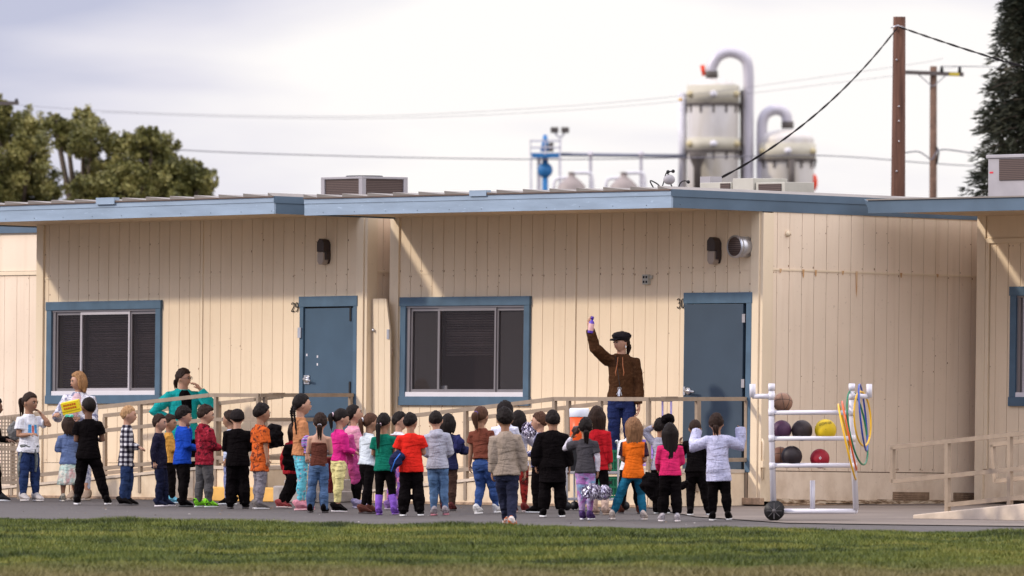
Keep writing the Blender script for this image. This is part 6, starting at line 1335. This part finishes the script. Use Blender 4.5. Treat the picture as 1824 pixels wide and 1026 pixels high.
o = empty('utility_pole', (xp(-30, Y2), Y2, 0), (0, 0, 0), 'pole crossarm end showing above the left trees', 'pole'); m = MB(); m.tube([(0, 0, 0), (0, 0, zp(150, Y2))], [.14, .11], 14); m.build('pole_shaft', M_pole, o); m = MB(); m.bar((-1.2, -.15, zp(184, Y2)), (xp(34, Y2) - xp(-30, Y2), -.15, zp(184, Y2)), .09, .11); m.build('crossarm', simple('crossarm_wood', (.12, .10, .09), .8), o)
m = MB(); m.tube([(xp(30, Y2) - xp(-30, Y2), -.15, zp(184, Y2)), (xp(30, Y2) - xp(-30, Y2), -.15, zp(176, Y2))], .05, 8); m.build('insulator', M_black, o)
Yf = 320
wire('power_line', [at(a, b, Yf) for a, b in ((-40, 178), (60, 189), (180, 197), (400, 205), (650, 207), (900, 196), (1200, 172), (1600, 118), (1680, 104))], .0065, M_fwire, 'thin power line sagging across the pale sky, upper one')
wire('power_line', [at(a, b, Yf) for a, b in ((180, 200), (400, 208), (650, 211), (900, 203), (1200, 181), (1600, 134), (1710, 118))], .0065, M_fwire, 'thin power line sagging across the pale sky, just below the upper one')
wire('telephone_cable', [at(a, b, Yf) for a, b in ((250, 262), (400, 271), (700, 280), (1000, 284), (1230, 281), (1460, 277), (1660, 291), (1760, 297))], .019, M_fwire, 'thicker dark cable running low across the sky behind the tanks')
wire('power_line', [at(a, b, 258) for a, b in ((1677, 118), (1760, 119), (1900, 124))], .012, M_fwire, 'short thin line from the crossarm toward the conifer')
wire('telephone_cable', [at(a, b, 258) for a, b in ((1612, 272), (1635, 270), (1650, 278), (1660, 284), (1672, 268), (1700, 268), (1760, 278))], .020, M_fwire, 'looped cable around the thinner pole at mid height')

# ---------------------------------------------------------------- plant far behind
YT = 560; sT = FPX / YT; M_tank = NT('tank_paint', .5, .1, .4); v = M_tank.map((.35, .35, .12)); M_tank.color(M_tank.ramp(M_tank.noise(v, 1.5, 4), [(.35, (.47, .42, .33)), (.5, (.56, .52, .47)), (.7, (.64, .61, .59))])); M_tank = M_tank.m
M_pipe = simple('grey_pipe', (.50, .47, .50), .45, .2, var=.08, scale=.4); M_band = simple('cream_platform', (.50, .46, .36), .6, var=.15, scale=.5); M_bl = simple('bright_blue_steel', (.03, .17, .40), .5, var=.1); M_dk = simple('dark_platform_steel', (.09, .075, .065), .6, var=.2); M_pl = simple('pale_steel', (.62, .60, .62), .5, var=.1)
def tank(pxc, w, ydome, yshoulder, rings, arch, label, pxl=None):
    X0 = xp(pxc, YT); o = empty('process_tank', (X0, YT, 0), (0, 0, 0), label, 'tank'); r = w / 2 / sT; z = lambda py: zp(py, YT); x = lambda px: xp(px, YT) - X0
    m = MB(); zs, zd_ = z(yshoulder), z(ydome); m.lathe([(r, 0), (r, zs)] + [(r * math.cos(a), zs + (zd_ - zs) * math.sin(a)) for a in [math.pi / 2 * i / 10 for i in range(1, 10)]] + [(0, zd_)], seg=40); m.build('shell', M_tank, o)
    for (y0, y1, ex) in rings:
        m = MB(); m.lathe([(r * 1.0, z(y1)), (r * ex, z(y1)), (r * ex, z(y0)), (r * 1.0, z(y0))], seg=24); rg = m.build('platform', M_band, o)
        m = MB(); m.lathe([(r * ex * 1.01, z(y1) - .12), (r * ex * 1.03, z(y1) - .12), (r * ex * 1.03, z(y1) + .05), (r * ex * 1.01, z(y1) + .05)], seg=24); m.build('platform_edge', M_dk, rg)
        for k in range(7): a = math.pi * (1 + k / 6); m = MB(); m.bar((r * ex * math.cos(a), r * ex * math.sin(a), z(y1) - .1), (r * 1.0 * math.cos(a), r * math.sin(a), z(y1 + 16)), .12); m.build('bracket', M_dk, rg)
        for k in (1, 3, 5): a = math.pi * (1 + k / 6); m = MB(); m.ball((r * ex * math.cos(a), r * ex * math.sin(a), (z(y0) + z(y1)) / 2), (.26, .3, .22), 10, 6); m.build('hatch', M_pl if k == 3 else simple('ochre_hatch', (.50, .42, .24), .6), rg)
    P_ = interp([(x(a), -0.0, z(b)) for a, b in arch], 40); m = MB(); m.tube(P_, 9.6 / sT, 18); pi = m.build('arch_pipe', M_pipe, o)
    a, b = arch[0]; m = MB(); m.tube([(x(a), 0, z(b) - .1), (x(a), 0, z(b) + .35)], 11 / sT, 18); m.build('flange', M_dk, pi)
    return o, x, z, r
o, x, z, r = tank(1270, 91, 139, 160, [(152, 185, .92 * 1.12), (246, 268, 1.05)], [(1268, 136), (1268, 120), (1280, 100), (1302, 93), (1325, 103), (1333, 125), (1333, 200), (1333, 345)], 'tall pale tank with arched pipe above the roofs')
m = MB(); m.tube([(x(1241), -r - .5, z(272)), (x(1241), -r - .5, z(285)), (x(1241), -r - .5, z(300)), (x(1241), -r - .5, z(350))], [.62, .5, .26, .26], 14); m.build('downpipe', M_dk, o)
m = MB(); m.tube([(x(1254), 0, z(135)), (x(1251), 0, z(116))], [.12, .16], 8); m.build('red_valve', simple('red_orange_paint', (.72, .06, .02), .5), o)
m = MB(); m.tube([(x(1216), .5, z(345)), (x(1216), .5, z(165))], .28, 14); m.build('side_pipe', M_pl, o); m = MB(); m.ball((x(1214), .4, z(177)), .2, 8, 6); m.build('warning_lamp', simple('amber_lamp', (.7, .4, .05), .4), o)
m = MB(); m.tube([(x(1322), .6, z(345)), (x(1322), .6, z(160))], .13, 10); m.build('ladder_rail', M_dk, o)
o, x, z, r = tank(1402, 96, 230, 250, [(256, 284, 1.07)], [(1403, 226), (1400, 205), (1388, 196), (1372, 198), (1360, 210), (1357, 240), (1357, 345)], 'shorter pale tank with arched pipe beside the tall tank')
m = MB(); m.tube([(x(1408), -r - .4, z(286)), (x(1408), -r - .4, z(350))], .22, 12); m.build('downpipe', M_dk, o); m = MB(); m.ball((x(1450), -.3, z(325)), (.22, .2, .55), 10, 8); m.build('red_valve', simple('red_orange_paint', (.72, .06, .02), .5), o)
# blue headgear
X0 = xp(971, YT); o = empty('blue_tower', (X0, YT, 0), (0, 0, 0), 'bright blue machine tower with railed platform', 'tower'); x = lambda px: xp(px, YT) - X0; z = lambda py: zp(py, YT)
m = MB(); m.tube([(0, 0, 0), (0, 0, z(278))], 5.4 / sT, 12); m.build('mast', M_bl, o); m = MB(); m.tube([(0, 0, z(270)), (0, 0, z(240))], [9 / sT, 3.5 / sT], 10); m.build('head_cone', M_bl, o); m = MB(); m.tube([(0, -.25, z(303)), (0, .25, z(303))], 13.5 / sT, 26); m.build('drum', M_bl, o)
m = MB(); m.box(x(946), x(997), -.9, .9, z(281), z(273)); m.build('platform', M_bl, o)
for y in (-.9, .9): 
    m = MB(); [m.bar((x(945), y, z(q)), (x(998), y, z(q)), .09) for q in (251, 263)]; [m.bar((x(q), y, z(276)), (x(q), y, z(250)), .09) for q in (945, 971, 998)]; m.build('guard_rail', M_pl, o)
    for q in (946, 997): m = MB(); m.bar((x(q), y, 0), (x(q), y, z(278)), .14); m.build('leg', M_pl, o)
m = MB(); m.box(x(978), x(986), -.4, .2, z(270), z(254)); m.build('motor', M_dk, o); m = MB(); m.bar((x(960), 0, z(280)), (x(960), 0, 0), .25); m.build('chute', M_pipe, o)
o = empty('floodlight_mast', (xp(998, YT), YT + 2, 0), (0, 0, 0), 'slim mast with two grey floodlights by the blue tower', 'floodlights'); m = MB(); m.tube([(0, 0, 0), (0, 0, z(245))], .09, 8); m.build('mast', M_pl, o)
for px in (988, 1007):
    q = xp(px, YT) - xp(998, YT); m = MB(); m.tube([(0, 0, z(244)), (q * .5, 0, z(240)), (q, 0, z(234))], .06, 6); m.build('arm', M_pl, o); m = MB(); m.box(q - .26, q + .26, -.2, .2, z(235), z(225)); m.build('floodlight', M_dk, o, .04)
o = empty('pipe_bridge', (xp(1100, YT), YT, 0), (0, 0, 0), 'long grey pipe bridge between blue tower and tall tank', 'pipe bridge'); X0 = xp(1100, YT)
m = MB(); m.tube([(xp(999, YT) - X0, .0, z(275)), (xp(1222, YT) - X0, .0, z(278))], 3.3 / sT, 12); m.build('main_pipe', simple('dark_pipe', (.17, .18, .23), .5), o)
for px in (1052, 1142): m = MB(); m.bar((xp(px, YT) - X0, 0, 0), (xp(px, YT) - X0, 0, z(270)), .20); m.ball((xp(px, YT) - X0, 0, z(275)), .22, 8, 6); m.build('support', M_pipe, o)
for k in range(2):
    px = 1017 + 92 * k; X0 = xp(px, YT); o = empty('small_vessel', (X0, YT - 6, 0), (0, 0, 0), ['small grey vessel with bent pipes near the blue tower', 'small grey vessel with bent pipes near the tall tank'][k], 'vessel', 'small vessels of the plant'); x = lambda q: xp(q, YT - 6) - xp(px, YT - 6)
    m = MB(); m.lathe([(.9, 0), (.9, z(335)), (.55, z(325)), (.22, z(318)), (.2, z(312)), (.3, z(311)), (0, z(310))], seg=20); m.build('vessel_body', simple('taupe_vessel', (.30, .25, .23), .5, var=.1), o)
    m = MB(); m.tube(interp([(0, 0, z(314)), (x(px + 8), 0, z(312)), (x(px + 30), 0, z(312)), (x(px + 36), 0, z(318)), (x(px + 38), 0, z(345))], 24), .11, 10); m.build('bent_pipe', M_pl, o)
    m = MB(); m.tube(interp([(0, .4, z(321)), (x(px - 18), .4, z(321)), (x(px - 30), .4, z(326)), (x(px - 32), .4, z(350))], 24), .10, 10); m.build('bent_pipe', M_pl, o)

# ---------------------------------------------------------------- trees
def leaf_mat(name, cs):
    t = NT(name, .55, 0, .3); geo = t.n('ShaderNodeNewGeometry'); v = t.map(); n = t.noise(v, .9, 3); n2 = t.n('ShaderNodeMath', operation='ADD'); t.l(n, n2.inputs[0]); rr = t.n('ShaderNodeMath', operation='MULTIPLY'); t.l(geo.outputs['Random Per Island'], rr.inputs[0]); rr.inputs[1].default_value = .35; t.l(rr.outputs[0], n2.inputs[1])
    t.color(t.ramp(n2.outputs[0], [(.45, cs[0]), (.68, cs[1]), (.9, cs[2])])); return t.m
M_leaf = leaf_mat('olive_leaves', [(.060, .064, .016), (.155, .148, .036), (.31, .27, .085)]); M_ndl = leaf_mat('conifer_needles', [(.014, .018, .010), (.034, .038, .022), (.07, .068, .04)]); M_bark = simple('grey_brown_bark', (.10, .075, .055), .9, var=.3, scale=4, bump=.5)
def crown(name, blobs, n, size, mat, parent, seed):
    rg = np.random.default_rng(seed); B = np.array(blobs, float); wts = B[:, 3] ** 2; wts /= wts.sum()
    idx = rg.choice(len(B), n, p=wts); d = rg.normal(size=(n, 3)); d /= np.linalg.norm(d, axis=1)[:, None]
    # clump centres on each blob so that gaps open between them
    K = 34; cl = rg.normal(size=(len(B), K, 3)); cl /= np.linalg.norm(cl, axis=2)[:, :, None]; ck = rg.integers(0, K, n)
    cen = cl[idx, ck] * (.50 + .62 * rg.random((len(B), K))[idx, ck])[:, None]
    c = B[idx, :3] + (cen + d * (.27 * rg.random(n) ** .6)[:, None]) * B[idx, 3][:, None]
    u = rg.normal(size=(n, 3)); u /= np.linalg.norm(u, axis=1)[:, None]; w = np.cross(u, rg.normal(size=(n, 3))); w /= np.linalg.norm(w, axis=1)[:, None]
    s = size * (.6 + .8 * rg.random(n))[:, None]; P = np.stack([c - u * s, c + w * s * .45, c + u * s, c - w * s * .45], 1)
    me = bpy.data.meshes.new(name); me.vertices.add(4 * n); me.vertices.foreach_set('co', P.reshape(-1).astype('f')); me.loops.add(4 * n); me.loops.foreach_set('vertex_index', np.arange(4 * n, dtype='i')); me.polygons.add(n); me.polygons.foreach_set('loop_start', np.arange(0, 4 * n, 4, dtype='i')); me.polygons.foreach_set('loop_total', np.full(n, 4, dtype='i')); me.materials.append(mat); me.update(calc_edges=True)
    o = bpy.data.objects.new(name, me); C.objects.link(o); o.parent = parent; return o
def broadtree(label, pxc, Yt, blobs, seed, n=26000):
    X0 = xp(pxc, Yt); s = FPX / Yt; o = empty('broadleaf_tree', (X0, Yt, 0), (0, 0, 0), label, 'tree', 'trees behind the left classroom'); rg = random.Random(seed); BB = []
    for px, py, rp in list(blobs) + [(pxc - 55, 410, 55), (pxc + 40, 415, 60), (pxc, 450, 60)]:
        c = (xp(px, Yt) - X0, rg.uniform(-1.2, 1.2), zp(py, Yt), rp / s); BB.append(c)
        for k in range(3): a = rg.uniform(0, 6.28); BB.append((c[0] + c[3] * .55 * math.cos(a), c[1] + rg.uniform(-.8, .8), c[2] + c[3] * .5 * math.sin(a), c[3] * rg.uniform(.45, .65)))
    crown('crown', BB, int(n * 2.0), .062, M_leaf, o, seed)
    m = MB(); m.tube([(0, 0, 0), (.1, 0, 2.5), (0, .1, 4.5), (.2, 0, 6.5)], [.34, .27, .2, .1], 12); m.build('trunk', M_bark, o)
    for b in BB[::2]:
        m = MB(); q = Vector(b[:3]); m.tube(interp([(0, 0, 3.4 + rg.random()), (q.x * .45, q.y * .5, q.z * .72), tuple(q), tuple(q + Vector((q.x * .1, 0, b[3] * .8)))], 8), ilist([.13, .09, .045, .015], 8), 7); m.build('limb', M_bark, o)
    return o
YB = 270
broadtree('dark olive tree cut by the left edge of the photo', 20, YB, [(-30, 300, 75), (25, 250, 60), (50, 310, 60), (0, 215, 38), (45, 218, 28), (75, 350, 45)], 1, 42000)
broadtree('tall olive tree with bare twigs, middle of the left three', 150, YB + 6, [(150, 215, 28), (120, 240, 30), (165, 255, 42), (200, 290, 48), (150, 330, 34), (100, 222, 20), (220, 340, 50), (185, 350, 40)], 2, 36000)
broadtree('rounded yellow-green tree, rightmost of the left three', 270, YB - 6, [(255, 255, 30), (280, 300, 52), (235, 320, 50), (320, 325, 46), (352, 330, 34), (200, 345, 44), (290, 350, 54), (160, 348, 36)], 4, 48000)
# bare twigs
# conifer
YC = 190; sC = FPX / YC; X0 = xp(1846, YC); o = empty('conifer_tree', (X0, YC, 0), (0, 0, 0), 'tall dark conifer with drooping branches at right edge', 'tree')
m = MB(); m.tube([(0, 0, 0), (0, 0, 6), (0, 0, 12.2)], [.30, .2, .03], 12); m.build('trunk', M_bark, o)
rg = random.Random(9); pts = []; lm = MB()
for k in range(520):
    z_ = 2.8 + 9.2 * (k / 520); R_ = 2.05 * (1 - ((z_ - 2.0) / 10.6)) ** .75 * rg.uniform(.72, 1.10); a = rg.random() * 6.283
    dr = Vector((math.cos(a), math.sin(a), 0)); P_ = [Vector((0, 0, z_)) + dr * (R_ * f) + Vector((0, 0, .10 * R_ * math.sin(f * 2.6) - .16 * R_ * f * f)) for f in [i / 9 for i in range(10)]]
    lm.tube(P_, [.028 * (1 - i / 11) for i in range(10)], 5)
    for i in range(1, 10):
        for j in range(15):
            side = dr.cross(Vector((0, 0, 1))) * rg.uniform(-1, 1) * (.34 * (1.15 - i / 12)); q = P_[i] + side + dr * rg.uniform(-.1, .12) + Vector((0, 0, -abs(side.length) * .35 + rg.uniform(-.13, .10))); pts.append((q, (side * .8 + dr * .7 + Vector((0, 0, rg.uniform(-.45, .25)))).normalized()))
lm.build('branches', M_bark, o)
n = len(pts); q = np.array([p_[0] for p_ in pts]); d = np.array([p_[1] for p_ in pts]); r2 = np.random.default_rng(5); w = np.cross(d, r2.normal(size=(n, 3))); w /= np.linalg.norm(w, axis=1)[:, None]; L_ = (.07 + .06 * r2.random(n))[:, None]
P = np.stack([q - w * .024, q + w * .024, q + d * L_ * 1.0 + w * .014, q + d * L_ * 1.5], 1)
me = bpy.data.meshes.new('crown'); me.vertices.add(4 * n); me.vertices.foreach_set('co', P.reshape(-1).astype('f')); me.loops.add(4 * n); me.loops.foreach_set('vertex_index', np.arange(4 * n, dtype='i')); me.polygons.add(n); me.polygons.foreach_set('loop_start', np.arange(0, 4 * n, 4, dtype='i')); me.polygons.foreach_set('loop_total', np.full(n, 4, dtype='i')); me.materials.append(M_ndl); me.update(calc_edges=True)
cr_ = bpy.data.objects.new('crown', me); C.objects.link(cr_); cr_.parent = o
